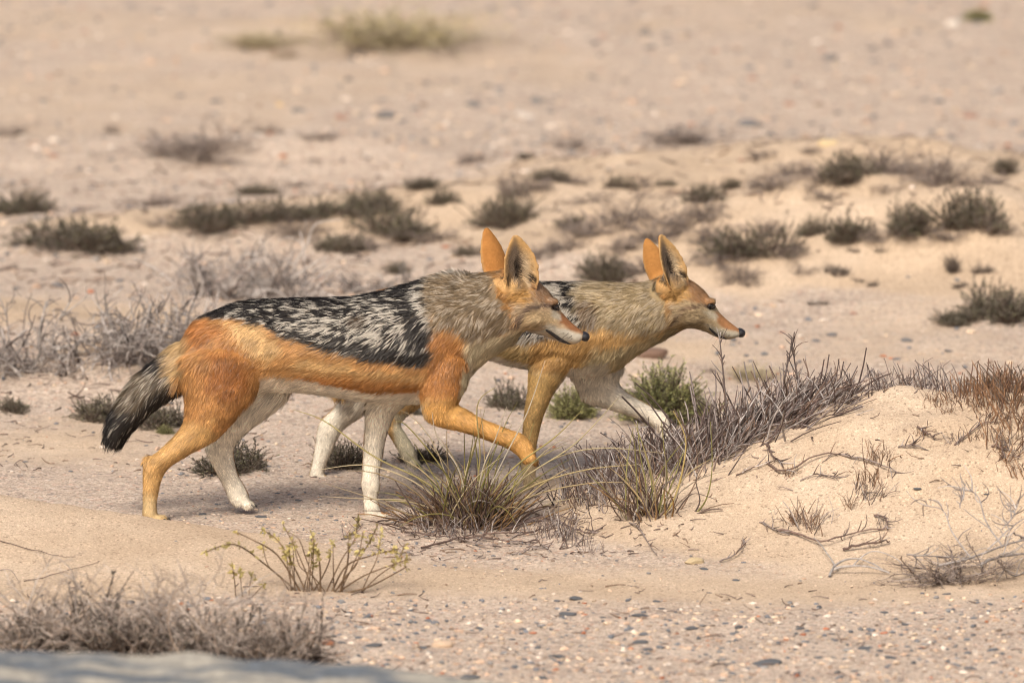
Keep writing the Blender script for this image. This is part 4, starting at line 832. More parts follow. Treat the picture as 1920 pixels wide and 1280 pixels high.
def unit_stubble(seed, lean, n=34, spread=.30, pal=STUB):
    """clump of dead grass stalks, lengths in metres"""
    rng = np.random.default_rng(seed)
    base = np.stack([rng.normal(size=n) * .030, rng.normal(size=n) * .026, np.full(n, -.008)], -1)
    d = np.stack([lean + rng.normal(size=n) * .42 + base[:, 0] * 6, rng.normal(size=n) * .4, np.full(n, 1.0)], -1)
    L = rng.uniform(.25, 1.0, n) ** 1.1 * .105
    P = strands(rng, base, d, L, 5, .22, .08)
    tv, tf = tubes(P, np.linspace(.0017, .0009, 5)[None] * rng.uniform(.55, 1.25, (n, 1)), 4, rng)
    m = n // 2; q, td = along(P[rng.integers(0, n, m)], rng.uniform(.25, .9, m)); P1 = strands(rng, q, td + rng.normal(size=(m, 3)) * .45, rng.uniform(.012, .035, m), 4, .3)
    t2 = tubes(P1, np.linspace(.0009, .0004, 4)[None].repeat(m, 0), 3, rng)
    return make_mesh('stalks', tv, [tf], vcol(rng, n, 20, pal)), make_mesh('side_shoots', t2[0], [t2[1]], vcol(rng, m, 12, pal))

DARKL = [(112, 108, 92), (92, 90, 80), (130, 122, 108), (104, 98, 88), (146, 136, 124), (122, 120, 90)]
GREENL = [(164, 166, 108), (146, 150, 98), (184, 182, 124), (154, 154, 112), (128, 130, 94), (194, 190, 134)]
GREYL = [(130, 120, 112), (112, 104, 98), (146, 136, 128), (104, 98, 88)]
CUSH = [unit_cushion(100 + k, DARKL) for k in range(4)]
GREEN = [unit_cushion(120 + k, GREENL, 620, 20, False) for k in range(2)]
MIDC = [unit_cushion(130 + k, DARKL, 420, 18) for k in range(3)]
GREYC = [unit_cushion(140 + k, GREYL, 220, 12) for k in range(3)]
TWIG = [unit_twiggy(160 + k, GREYTW) for k in range(4)]
FINE = [unit_twiggy(190 + k, [(180, 168, 158), (160, 148, 140), (196, 184, 174), (146, 134, 126), (174, 154, 136)], 50, 380, 1200, 1.0, .7) for k in range(4)]
FEATH = [unit_feather(180 + k) for k in range(2)]
STUBR = [unit_stubble(200 + k, .55) for k in range(4)] + [unit_stubble(210 + k, .95) for k in range(3)]
STUBU = [unit_stubble(220 + k, .05, 26) for k in range(4)]
BROWN = [unit_stubble(230 + k, .1, 36, pal=[(120, 92, 70), (138, 106, 80), (104, 80, 66), (126, 110, 98)]) for k in range(3)]
RB = np.random.default_rng(99)
def plant(name, pair, label, cat, P, sx, sy, sz, rz, group=None):
    o = thing(name, label, cat, P - np.array([0, 0, .004]), group); o.rotation_euler = (0, 0, rz); o.scale = (sx, sy, sz)
    for me, mat in zip(pair, (M_TWIG, M_LEAF if pair[1].name.startswith('foliage') else M_TWIG)):
        obj(me.name.split('.')[0], me, mat, o, kind='stuff')
    return o
def bush(name, pair, label, cat, px, py, w, h, group=None, ow=1.12):
    P = on_ground(px, py - 2); s = KF * np.linalg.norm(P - CAM); cl = pair[1].name.startswith('foliage') and any(pair is c for c in CUSH + MIDC + GREYC); ww = w * s * ow * (1.28 if cl else 1); h = h * (1.35 if cl else 1)
    return plant(name, pair, label, cat, P, ww, ww * RB.uniform(.7, .95), h * s * 1.25, RB.uniform(0, 6.28), group)

def belt(kind, px, py, w):
    size = 'broad' if w >= 100 else ('mid-sized' if w >= 60 else 'small')
    if py < 312: where = 'on the stony plain beyond the shrub belt'
    elif px < 560: where = 'in the shrub belt beyond the pale dead brush'
    elif px < 900: where = 'in the shrub belt behind the near jackal\'s back'
    elif px < 1110: where = 'in the shrub belt just behind the near jackal\'s ears'
    elif px < 1260: where = 'on the sand close behind the far jackal\'s ears'
    elif px < 1500: where = 'on the sandy rise behind the far jackal\'s face'
    else: where = 'on the high sandy hummock past the far jackal'
    return f'{size} {kind} {where}', f'{size} {kind}s {where}'
C_SET = [(40, 402, 100, 55), (475, 366, 70, 22), (420, 424, 105, 45), (495, 412, 100, 42), (600, 408, 80, 42), (690, 398, 110, 42), (838, 386, 44, 32), (745, 438, 110, 58), (640, 472, 80, 46), (940, 424, 92, 62), (1040, 336, 72, 22), (1160, 356, 40, 30),
         (1075, 424, 60, 24), (1375, 356, 36, 24), (1605, 338, 72, 55), (1530, 444, 42, 40), (1590, 452, 84, 58), (1705, 442, 92, 58), (1825, 436, 100, 78), (1410, 484, 115, 62), (1880, 326, 60, 36), (800, 352, 60, 20), (1150, 522, 80, 52), (880, 482, 44, 24), (750, 512, 52, 28), (985, 300, 30, 14),
         (1328, 382, 52, 36), (1250, 350, 26, 16), (355, 400, 40, 18)]
for i, q in enumerate(C_SET): lb_, gr_ = belt('dark grey-green cushion shrub', *q[:3]); bush('cushion_shrub', CUSH[i % 4], lb_, 'shrub', *q, gr_)
T_SET = [(350, 292, 200, 70), (20, 256, 64, 38), (210, 252, 40, 26), (500, 252, 64, 22), (600, 262, 70, 16), (1060, 278, 70, 38), (1285, 268, 150, 42), (890, 306, 66, 26), (285, 388, 110, 32), (310, 428, 74, 24), (960, 372, 62, 56), (1180, 424, 125, 56), (1280, 424, 125, 46), (1455, 352, 95, 40), (1650, 326, 95, 62), (1770, 346, 140, 62), (1550, 374, 66, 30), (1660, 364, 60, 22), (1480, 482, 70, 40), (1390, 530, 80, 40), (1215, 510, 110, 46), (690, 300, 30, 12), (1060, 470, 90, 30), (1330, 452, 90, 40), (560, 350, 50, 18), (1100, 380, 60, 24), (1430, 300, 60, 22), (1520, 290, 40, 16), (1110, 440, 130, 46), (1350, 500, 100, 40), (1230, 450, 120, 44), (1560, 345, 110, 36), (1700, 330, 120, 50), (1840, 345, 90, 30), (1490, 330, 90, 36), (1320, 410, 90, 40), (1000, 360, 80, 34), (1090, 345, 70, 22), (1200, 350, 60, 18), (560, 440, 110, 34), (820, 450, 90, 30), (700, 470, 100, 40), (1440, 440, 80, 36), (1650, 455, 70, 30), (1770, 450, 80, 34), (1870, 440, 70, 50), (100, 470, 80, 22), (230, 470, 60, 20), (1000, 480, 110, 30), (1500, 510, 60, 18), (1170, 470, 80, 30)]
for i, q in enumerate(T_SET): lb_, gr_ = belt('bare grey twiggy shrub', *q[:3]); bush('twiggy_shrub', TWIG[i % 4], lb_, 'shrub', *q, gr_)
G3 = ('small dark shrublet dotted on the smooth sand slope behind the far jackal', 'shrublets on the sand slope')
for i, q in enumerate([(1565, 518, 42, 32), (1790, 508, 50, 36), (1845, 514, 26, 22), (1606, 528, 24, 12), (1536, 572, 26, 16), (1640, 534, 30, 10), (1800, 538, 34, 16), (1600, 472, 22, 12), (1650, 476, 20, 12)]): bush('shrublet', GREYC[i % 3], G3[0], 'shrub', *q, G3[1])
bush('cushion_shrub', MIDC[0], 'broad dark green cushion shrub beyond the grey dead brush, far from the jackals', 'shrub', 160, 464, 172, 62)
bush('cushion_shrub', MIDC[1], 'dark cushion shrub on the sand past the far jackal, above the mound grass', 'shrub', 1880, 598, 115, 66)
bush('cushion_shrub', MIDC[2], 'small lighter shrub at the foot of the dark shrub on the right sand', 'shrub', 1800, 606, 70, 26)
bush('feathery_shrub', FEATH[0], 'yellowish feathery bush blurred on the distant gravel plain', 'shrub', 735, 84, 285, 74)
bush('feathery_shrub', FEATH[1], 'low straw-coloured bush beside the yellowish feathery bush on the distant plain', 'shrub', 490, 88, 120, 34)
bush('cushion_shrub', GREEN[0], 'tiny blue-green shrub by the white stone on the distant plain', 'shrub', 1832, 42, 44, 26)
bush('cushion_shrub', GREEN[1], 'rounded bright green cushion shrub under the far jackal\'s reaching foreleg', 'shrub', 1246, 790, 178, 98)
bush('cushion_shrub', MIDC[0], 'dark cushion shrub beside the far jackal\'s planted foreleg, at its rear', 'shrub', 952, 764, 66, 54)
bush('cushion_shrub', GREEN[0], 'dark green cushion shrub between the far jackal\'s two forelegs', 'shrub', 1072, 784, 92, 62)
bush('cushion_shrub', MIDC[1], 'low dark shrub between the near jackal\'s two hind legs', 'shrub', 432, 884, 130, 52)
bush('cushion_shrub', MIDC[2], 'dark shrub between the far jackal\'s hind foot and the near jackal\'s white foreleg', 'shrub', 648, 878, 78, 50)
bush('cushion_shrub', MIDC[0], 'dark shrub behind the straw grass tuft, beside the lifted hind paw of the far jackal', 'shrub', 798, 868, 62, 40)
bush('cushion_shrub', CUSH[1], 'tiny dark shrub under the near jackal\'s chest', 'shrub', 780, 780, 36, 18)
bush('cushion_shrub', MIDC[1], 'dark cushion shrub behind the near jackal\'s bushy tail', 'shrub', 190, 788, 88, 52)
bush('cushion_shrub', MIDC[2], 'low dark shrub between the jackal\'s tail and its thigh', 'shrub', 300, 800, 90, 40)
bush('cushion_shrub', GREEN[1], 'tiny green tuft on the gravel below the jackal\'s tail', 'shrub', 310, 814, 34, 18)
bush('cushion_shrub', MIDC[0], 'small dark shrub alone on the sand past the jackal\'s tail tip', 'shrub', 24, 772, 62, 30)
bush('feathery_shrub', FEATH[1], 'small yellow-green plant just behind the mound stubble below the far jackal\'s muzzle', 'shrub', 1410, 712, 90, 34)
bush('twiggy_shrub', TWIG[2], 'small rusty brown tuft below the far jackal\'s chin', 'shrub', 1330, 700, 40, 14)

# dead pale brush behind the near jackal
def brush(px, py, w, h, seed, label, n0=40, n1=300, n2=620, upright=0.0):
    rng = np.random.default_rng(seed); P = on_ground(px, py); s = KF * np.linalg.norm(P - CAM); w, h = w * s, h * s
    base = np.stack([rng.uniform(-.5, .5, n0) * w, rng.uniform(-.35, .35, n0) * w * .5, np.zeros(n0)], -1)
    base[:, 2] = H(base[:, 0] + P[0], base[:, 1] + P[1]) - P[2] - .005
    d = np.stack([rng.normal(size=n0) * .8, rng.normal(size=n0) * .6, rng.uniform(.25, 1, n0) + upright], -1)
    P0 = strands(rng, base, d, h * rng.uniform(.6, 1.5, n0), 8, .55, .15)
    q, td = along(P0[rng.integers(0, n0, n1)], rng.uniform(.1, .98, n1)); P1 = strands(rng, q, td + rng.normal(size=(n1, 3)) * .8, h * rng.uniform(.2, .7, n1), 6, .6, .1)
    q, td = along(P1[rng.integers(0, n1, n2)], rng.uniform(.1, .98, n2)); P2 = strands(rng, q, td + rng.normal(size=(n2, 3)) * .9, h * rng.uniform(.08, .3, n2), 4, .5, .1)
    o = thing('dead_brush', label, 'dead shrub', P)
    a = tubes(P0, np.linspace(.0030, .0012, 8)[None] * rng.uniform(.6, 1.3, (n0, 1)), 5, rng); obj2('branches', make_mesh('branches', a[0], [a[1]], vcol(rng, n0, 40, PALETW)), M_TWIG, o)
    b = tubes(P1, np.linspace(.0014, .0008, 6)[None].repeat(n1, 0), 4, rng); c = tubes(P2, np.linspace(.0009, .0005, 4)[None].repeat(n2, 0), 3, rng)
    V, F, C = merge([(b[0], b[1], vcol(rng, n1, 24, PALETW)), (c[0], c[1], vcol(rng, n2, 12, PALETW))]); obj2('twigs', make_mesh('twigs', V, F, C), M_TWIG, o)
    return o
brush(150, 690, 330, 115, 301, 'tangled pale grey dead brush on the sand behind the jackal\'s tail', 60, 420, 900)
brush(300, 660, 220, 100, 302, 'grey dead brush heap meeting the near jackal\'s rump', 34, 260, 560)
bd = brush(470, 560, 260, 95, 303, 'upright bleached dead branches rising behind the near jackal\'s back', 44, 300, 620, .5)
brush(740, 545, 180, 45, 304, 'low dry grey brush behind the near jackal\'s shoulders', 26, 160, 320)
def path3(pts, lift=0.0, Y=None):
    return np.array([(on_ground(a, b) + np.array([0, 0, lift])) if Y is None else at(a, b, Y) for a, b in pts])
def curve_of(pts3, K=14):
    """Catmull-Rom resample"""
    p = np.asarray(pts3); n = len(p); t = np.linspace(0, n - 1 - 1e-6, K); i = t.astype(int); f = (t - i)[:, None]
    p0, p1, p2, p3 = p[np.maximum(i - 1, 0)], p[i], p[i + 1], p[np.minimum(i + 2, n - 1)]
    return .5 * (2 * p1 + (p2 - p0) * f + (2 * p0 - 5 * p1 + 4 * p2 - p3) * f ** 2 + (3 * p1 - p0 - 3 * p2 + p3) * f ** 3)
# bleached main limbs of the upright dead branches
Yb = bd.location[1]
for pts, r in (([(545, 560), (552, 500), (575, 460), (592, 420), (640, 412)], .0028), ([(520, 560), (508, 500), (490, 450)], .0030), ([(540, 530), (580, 500), (612, 480)], .0034), ([(560, 560), (600, 520), (625, 505)], .0026), ([(500, 560), (480, 520), (440, 505)], .0022)):
    c = curve_of(path3(pts, Y=Yb - .02)); tv, tf = tubes(c[None], np.linspace(r, r * .35, 14)[None], 6); obj('limb', make_mesh('limb', tv - np.array(bd.location), [tf], s2l((178, 170, 164))), M_TWIG, bd)

# stubble along the mound crest
def mound_pt(px, Y):
    x = (px - 960) * MPP * (1 + Y * CT / DIST); return np.array([x, Y, Hs(x, Y)])
ZON = ((1330, 'leaning grey stubble clump at the low crest beside the reaching forepaw', 'stubble beside the reaching forepaw'), (1400, 'dense grey stubble clump on the crest round the tall dark stalk', 'stubble round the tall dark stalk'), (1480, 'tall leaning stubble clump on the crest just ahead of the far jackal\'s muzzle', 'stubble ahead of the muzzle'),
       (1570, 'stubble clump on the crest where the long thick row thins out', 'stubble at the thinning end of the row'), (1700, 'short upright stubble tuft on the barer high crest of the mound', 'tufts on the barer crest'), (2000, 'short stubble tuft on the mound top among the brown broken tufts', 'tufts among the brown ones'))
for px in np.arange(1262, 1925, 13.5):
    k = 1.0 if px < 1560 else .58; dens = 2 if px < 1500 else 1
    if px > 1570 and RB.random() < .25: continue
    GS = [z[1:] for z in ZON if px < z[0]][0]
    for _ in range(dens):
        x = px + RB.uniform(-9, 9); Y = .16 + RB.uniform(-.13, .06) if px < 1560 else .18 + RB.uniform(-.05, .05)
        pr = STUBR[RB.integers(0, 7)] if px < 1560 else STUBU[RB.integers(0, 4)]
        s = k * RB.uniform(.8, 1.25) * (1.0 if px > 1310 else .8); o = plant('grass_stubble', pr, GS[0], 'dry grass', mound_pt(x, Y), s, s, s * RB.uniform(.9, 1.15), RB.uniform(-.5, .5), GS[1])
GB = ('brown broken stubble tuft sprouting from the top of the sand mound', 'brown tufts on the mound top')
for px, Y, s in ((1830, .08, .6), (1850, .05, .7), (1880, .06, .8), (1905, .03, .8), (1870, .12, .7), (1920, .10, .8), (1895, -.05, .7), (1840, -.02, .45), (1815, .02, .4), (1770, .05, .35), (1860, .0, .6), (1915, -.02, .8), (1890, .10, .8), (1845, .12, .6), (1910, -.10, .7), (1870, -.08, .5), (1800, .10, .5), (1925, .05, .9), (1880, -.02, .7), (1855, .08, .7), (1900, .14, .8), (1860, .16, .6), (1780, -.02, .3), (1835, -.12, .4), (1890, -.18, .5), (1915, -.22, .55), (1745, .08, .35)):
    GB = ('brown broken stubble tuft on the mound flank below the brown thicket', 'brown tufts on the mound flank') if Y < 0 else (('small brown stubble tuft on the mound top next to the brown thicket', 'small brown tufts on the mound top') if s < .55 else ('brown broken stubble tuft within the brown thicket crowning the mound', 'brown thicket on the mound top'))
    plant('grass_stubble', BROWN[RB.integers(0, 3)], GB[0], 'dry grass', mound_pt(px, Y), s, s, s * .8, RB.uniform(-1, 1), GB[1])
GF = ('small dead tuft half buried in the sand face of the mound', 'dead tufts on the mound face')
for px, py, s in ((1510, 985, .62), (1498, 978, .5), (1520, 992, .45), (1628, 912, .5), (1642, 938, .45), (1618, 930, .4), (1648, 866, .45), (1596, 950, .3), (1480, 888, .3), (1655, 985, .3), (1880, 832, .6), (1905, 850, .45), (1790, 830, .3), (1725, 820, .25)):
    P = on_ground(px, py); plant('grass_stubble', (BROWN if RB.random() < .5 else STUBU)[RB.integers(0, 3)], GF[0], 'dry grass', P, s, s, s, RB.uniform(-2, 2), GF[1])
for px, py, s in ((1090, 925, .8), (1120, 915, .9), (1150, 905, .9), (1165, 930, .7), (1130, 940, .8), (1100, 950, .6), (1195, 900, .8), (1180, 880, .7), (1218, 868, .9), (1240, 862, 1.0), (1255, 858, .9), (1205, 925, .6), (1062, 1010, .55), (1085, 1020, .5), (1040, 985, .4), (1110, 1040, .35), (1010, 1000, .4), (790, 985, .5), (820, 1000, .55), (770, 1000, .4), (1270, 880, .9), (1290, 870, 1.0), (1105, 905, .9), (1138, 920, .9), (1160, 895, .8), (1200, 880, .9), (1232, 845, .9), (1250, 880, .9), (1180, 910, .8), (1075, 940, .7), (1145, 955, .6), (1190, 945, .6), (930, 990, .5), (960, 985, .5), (845, 1005, .5), (880, 1005, .5), (910, 1000, .45), (1030, 1010, .45), (1060, 985, .5), (1310, 880, .9), (1330, 865, .9), (1275, 905, .6)):
    GL = ('low dry stubble clump at the foot of the big straw grass tuft', 'stubble at the foot of the straw tuft') if px < 1000 else (('grey stubble clump between the straw tuft and the curling-stemmed tuft', 'stubble between the two tufts') if px < 1185 else (('dark stubble clump right under the reaching forepaw', 'stubble under the reaching forepaw') if py < 872 else ('dark stubble clump around the curling-stemmed tuft', 'stubble around the curling-stemmed tuft')))
    P = on_ground(px, py); plant('grass_stubble', STUBU[RB.integers(0, 4)], GL[0], 'dry grass', P, s, s, s, RB.uniform(-2, 2), GL[1])

# straw grass tuft in front of the jackals
def tussock(P, blades, label, n_base, base_w, seed, name='grass_tuft'):
    rng = np.random.default_rng(seed); o = thing(name, label, 'grass tuft', P)
    for nm, n, Lr, pal, sp, drp in blades:
        b = np.stack([rng.normal(size=n) * base_w, rng.normal(size=n) * base_w * .7, np.full(n, -.005)], -1)
        d = np.stack([rng.normal(size=n) * sp + b[:, 0] * 10, rng.normal(size=n) * sp * .8 - .1, np.full(n, 1.0)], -1)
        L = rng.uniform(*Lr, n); Pp = strands(rng, b, d, L, 9, .16, drp * 1.0)
        W = np.sin(np.linspace(.35, np.pi, 9))[None] * rng.uniform(.0009, .0016, (n, 1)) + .0003
        tv, tf = tubes(Pp, W * .8, 4, rng); obj2(nm, make_mesh(nm, tv, [tf], vcol(rng, n, 36, pal, .12)), M_GRASS, o)
    b = np.stack([rng.normal(size=n_base) * base_w * 1.2, rng.normal(size=n_base) * base_w * .8, np.full(n_base, -.005)], -1)
    d = np.stack([rng.normal(size=n_base) * .5 + b[:, 0] * 16, rng.normal(size=n_base) * .4 - .1, np.full(n_base, 1.0)], -1)
    Pp = strands(rng, b, d, rng.uniform(.02, .11, n_base), 5, .2, .1)
    tv, tf = tubes(Pp, np.linspace(.0016, .0008, 5)[None] * rng.uniform(.6, 1.2, (n_base, 1)), 4, rng)
    obj2('dead_base', make_mesh('dead_base', tv, [tf], vcol(rng, n_base, 20, [(104, 84, 70), (86, 70, 62), (122, 104, 90), (134, 106, 72), (94, 80, 76)])), M_TWIG, o)
    return o
tussock(on_ground(878, 988), [('green_blades', 26, (.12, .24), [(150, 142, 84), (136, 132, 78), (164, 154, 96)], .42, .35), ('dry_blades', 30, (.10, .28), [(190, 172, 132), (172, 154, 118), (160, 148, 132), (204, 190, 156)], .60, .45)],
        'straw and olive grass tuft with long arching blades in front of the jackals', 460, .030, 401)
# long arching blades that stand out from the tuft
tus = [o for o in bpy.data.objects if o.name.startswith('grass_tuft')][0]
tl = np.array(tus.location)
for pts, r, c in (([(860, 965), (800, 905), (700, 855), (610, 790), (550, 768)], .0017, (176, 164, 112)), ([(855, 968), (780, 905), (690, 872), (600, 880)], .0015, (200, 186, 152)), ([(858, 970), (780, 940), (690, 935), (600, 930)], .0013, (186, 170, 140)), ([(850, 985), (770, 965), (700, 935), (605, 905)], .0012, (176, 160, 130)),
                  ([(880, 965), (860, 880), (820, 820), (810, 772)], .0014, (206, 196, 176)), ([(890, 965), (905, 880), (930, 820), (950, 762)], .0013, (206, 196, 176)), ([(900, 960), (960, 880), (1040, 820), (1090, 770)], .0015, (172, 160, 104)), ([(905, 960), (990, 890), (1080, 830), (1160, 745)], .0013, (190, 178, 140)),
                  ([(910, 965), (1000, 910), (1100, 880), (1200, 870)], .0013, (190, 172, 128)), ([(915, 968), (1010, 925), (1110, 905), (1190, 905)], .0012, (186, 168, 130)), ([(895, 960), (950, 850), (990, 770), (1022, 676)], .0012, (206, 198, 180)), ([(885, 960), (900, 860), (895, 760), (930, 725)], .0012, (170, 158, 110)),
                  ([(860, 985), (800, 1000), (760, 1020), (720, 1050)], .0014, (198, 188, 170)), ([(868, 980), (875, 950), (895, 938), (920, 942)], .0016, (176, 166, 156)), ([(870, 962), (830, 880), (765, 800), (740, 790)], .0013, (160, 150, 96)), ([(905, 962), (1020, 870), (1120, 840), (1250, 850)], .0011, (190, 176, 140))):
    n = len(pts); dep = tl[1] + np.linspace(0, -.05, n); p3 = np.array([at(a, b, y) for (a, b), y in zip(pts, dep)])
    c3 = curve_of(p3, 18); tv, tf = tubes(c3[None], (np.sin(np.linspace(.5, np.pi, 18)) * r * .75 + .0003)[None], 5); obj('long_blade', make_mesh('long_blade', tv - tl, [tf], s2l(c)), M_GRASS, tus)
t2 = tussock(on_ground(1222, 968), [('green_blades', 7, (.10, .18), [(146, 142, 84), (156, 150, 96)], .25, .1), ('dry_blades', 12, (.08, .17), [(160, 148, 132), (190, 172, 132)], .4, .3)], 'sparse tuft with curling grey stems and green shoots rooted in the mound\'s low slope', 60, .020, 402)
t2l = np.array(t2.location)
for pts, r, c in (([(1225, 968), (1200, 950), (1188, 975), (1195, 1010), (1225, 1040)], .0020, (182, 174, 168)), ([(1235, 975), (1262, 940), (1280, 880), (1285, 820), (1262, 770)], .0022, (196, 176, 118)), ([(1250, 978), (1290, 970), (1330, 955), (1355, 955)], .0028, (112, 96, 88)), ([(1290, 975), (1322, 940), (1335, 880), (1332, 790)], .0017, (142, 138, 84)),
                  ([(1215, 960), (1210, 900), (1200, 850), (1195, 790)], .0016, (150, 146, 92)), ([(1230, 965), (1250, 900), (1245, 840), (1240, 790)], .0016, (146, 140, 90)), ([(1220, 965), (1235, 920), (1268, 890), (1272, 860)], .0018, (120, 108, 102)), ([(1295, 972), (1312, 940), (1305, 900), (1318, 868)], .0016, (112, 100, 96)), ([(1260, 978), (1275, 950), (1300, 925), (1340, 935)], .0016, (104, 90, 84))):
    p3 = np.array([at(a, b, t2l[1] - .01 * i) for i, (a, b) in enumerate(pts)]); c3 = curve_of(p3, 18)
    tv, tf = tubes(c3[None], (np.linspace(1, .35, 18) * r)[None], 6); obj('curled_stem', make_mesh('curled_stem', tv - t2l, [tf], s2l(c)), M_GRASS, t2)
# tall single stalks on the mound crest
for pts, Y, lab in (([(1362, 790), (1358, 720), (1352, 660), (1349, 632)], .16, 'tall dark dead stalk rising to the far jackal\'s chin'), ([(1462, 760), (1475, 690), (1490, 622)], .18, 'tall bare stalk standing above the mound stubble ahead of the jackals'), ([(1500, 740), (1492, 690), (1484, 640)], .2, 'thin upright stalk next to the tallest one on the mound')):
    p3 = np.array([at(a, b, Y) for a, b in pts]); l0 = p3[0]; rng = np.random.default_rng(len(lab)); c3 = curve_of(p3, 14)
    o = thing('dead_stalk', lab, 'stalk', l0); tv, tf = tubes(c3[None], np.linspace(.0022, .0008, 14)[None], 6); obj('stem', make_mesh('stem', tv - l0, [tf], s2l((104, 92, 88))), M_TWIG, o)
    q, td = along(c3[None].repeat(16, 0), rng.uniform(.1, .9, 16)); P1 = strands(rng, q, td + rng.normal(size=(16, 3)) * .4, rng.uniform(.01, .035, 16), 4, .2); tv, tf = tubes(P1, np.linspace(.0011, .0005, 4)[None].repeat(16, 0), 4, rng)
    obj2('side_shoots', make_mesh('side_shoots', tv - l0, [tf], vcol(rng, 16, 16, STUB)), M_TWIG, o)

# dead twigs lying on the sand
GT = {'m': ('dead dark twig lying on the sand face of the mound', 'twigs lying on the mound face'), 't': ('dead grey twig lying on the sand near the foot of the grass tuft', 'twigs lying round the grass tuft'), 'l': ('hair-thin dry stem lying on the smooth left sand drift', 'thin stems on the sand drift')}
TWS = [('m', [(1437, 872), (1462, 892), (1500, 884), (1545, 862), (1582, 856)], .0022), ('m', [(1578, 856), (1620, 868), (1665, 888), (1684, 896)], .0020), ('m', [(1440, 838), (1446, 862), (1470, 882)], .0020), ('m', [(1458, 998), (1500, 1012), (1545, 1026), (1600, 1010), (1670, 998)], .0022), ('m', [(1424, 984), (1460, 1004), (1480, 1010)], .0014), ('m', [(1580, 1036), (1630, 1030), (1668, 1020)], .0026),
       ('m', [(1640, 972), (1660, 985), (1664, 1000)], .0022), ('m', [(1684, 840), (1710, 845), (1735, 852)], .0016), ('m', [(1720, 805), (1738, 820), (1752, 832)], .0018), ('m', [(1790, 838), (1830, 820), (1870, 800)], .0016), ('m', [(1350, 1056), (1380, 1045), (1398, 1022)], .0018), ('m', [(1380, 895), (1420, 880), (1445, 872)], .0012), ('m', [(1860, 842), (1878, 856), (1880, 870)], .0020), ('m', [(1500, 905), (1540, 895), (1575, 900)], .0012),
       ('t', [(790, 1030), (840, 1022), (900, 1016), (960, 1022), (1010, 1018)], .0020), ('t', [(940, 1000), (990, 985), (1040, 975), (1080, 985)], .0018), ('t', [(850, 1012), (900, 1030), (940, 1028)], .0018), ('t', [(960, 1012), (1010, 1002), (1040, 988)], .0014), ('t', [(1010, 970), (1060, 990), (1100, 1010), (1130, 995)], .0018), ('t', [(1180, 985), (1200, 1000), (1232, 1045)], .0016), ('t', [(760, 1000), (800, 1012), (850, 1010)], .0018), ('t', [(1050, 1030), (1070, 1000), (1082, 970)], .0014), ('t', [(980, 1040), (1010, 1030), (1035, 1036)], .0012), ('t', [(740, 985), (775, 975), (810, 985)], .0016), ('t', [(905, 1005), (950, 1008), (985, 1000)], .0018), ('t', [(640, 1015), (665, 1000), (680, 985)], .0012),
       ('l', [(0, 1018), (60, 1034), (100, 1046), (142, 1047)], .0008), ('l', [(45, 1090), (110, 1080), (160, 1065), (186, 1057)], .0008), ('l', [(0, 1072), (20, 1074), (34, 1088)], .0009), ('l', [(130, 1136), (190, 1133), (240, 1135)], .0008)]
for i, (k, pts, r) in enumerate(TWS):
    rng = np.random.default_rng(500 + i); p3 = path3(pts, r * .7); l0 = p3[0].copy(); c3 = curve_of(p3, 16); c3[:, 2] = H(c3[:, 0], c3[:, 1]) + r * .6 + np.abs(rng.normal(size=16)) * r * .8 + np.sin(np.linspace(0, np.pi, 16)) * r * 3
    o = thing('dead_twig', GT[k][0], 'twig', l0, GT[k][1]); tv, tf = tubes(c3[None], (np.linspace(1, .45, 16) * r * rng.uniform(.8, 1.2, 16))[None], 6)
    obj('stem', make_mesh('stem', tv - l0, [tf], s2l([(116, 98, 90), (134, 122, 116), (98, 82, 76)][i % 3])), M_TWIG, o)
    if k != 'l':
        n = 9; q, td = along(c3[None].repeat(n, 0), rng.uniform(.1, .95, n)); P1 = strands(rng, q, td + rng.normal(size=(n, 3)) * .7 + np.array([0, 0, .5]), rng.uniform(.01, .035, n), 4, .25); P1[..., 2] = np.maximum(P1[..., 2], H(P1[..., 0].ravel(), P1[..., 1].ravel()).reshape(P1.shape[:2]))
        tv, tf = tubes(P1, np.linspace(.0011, .0005, 4)[None].repeat(n, 0), 4, rng); obj2('side_shoots', make_mesh('side_shoots', tv - l0, [tf], vcol(rng, n, 16, STUB)), M_TWIG, o)

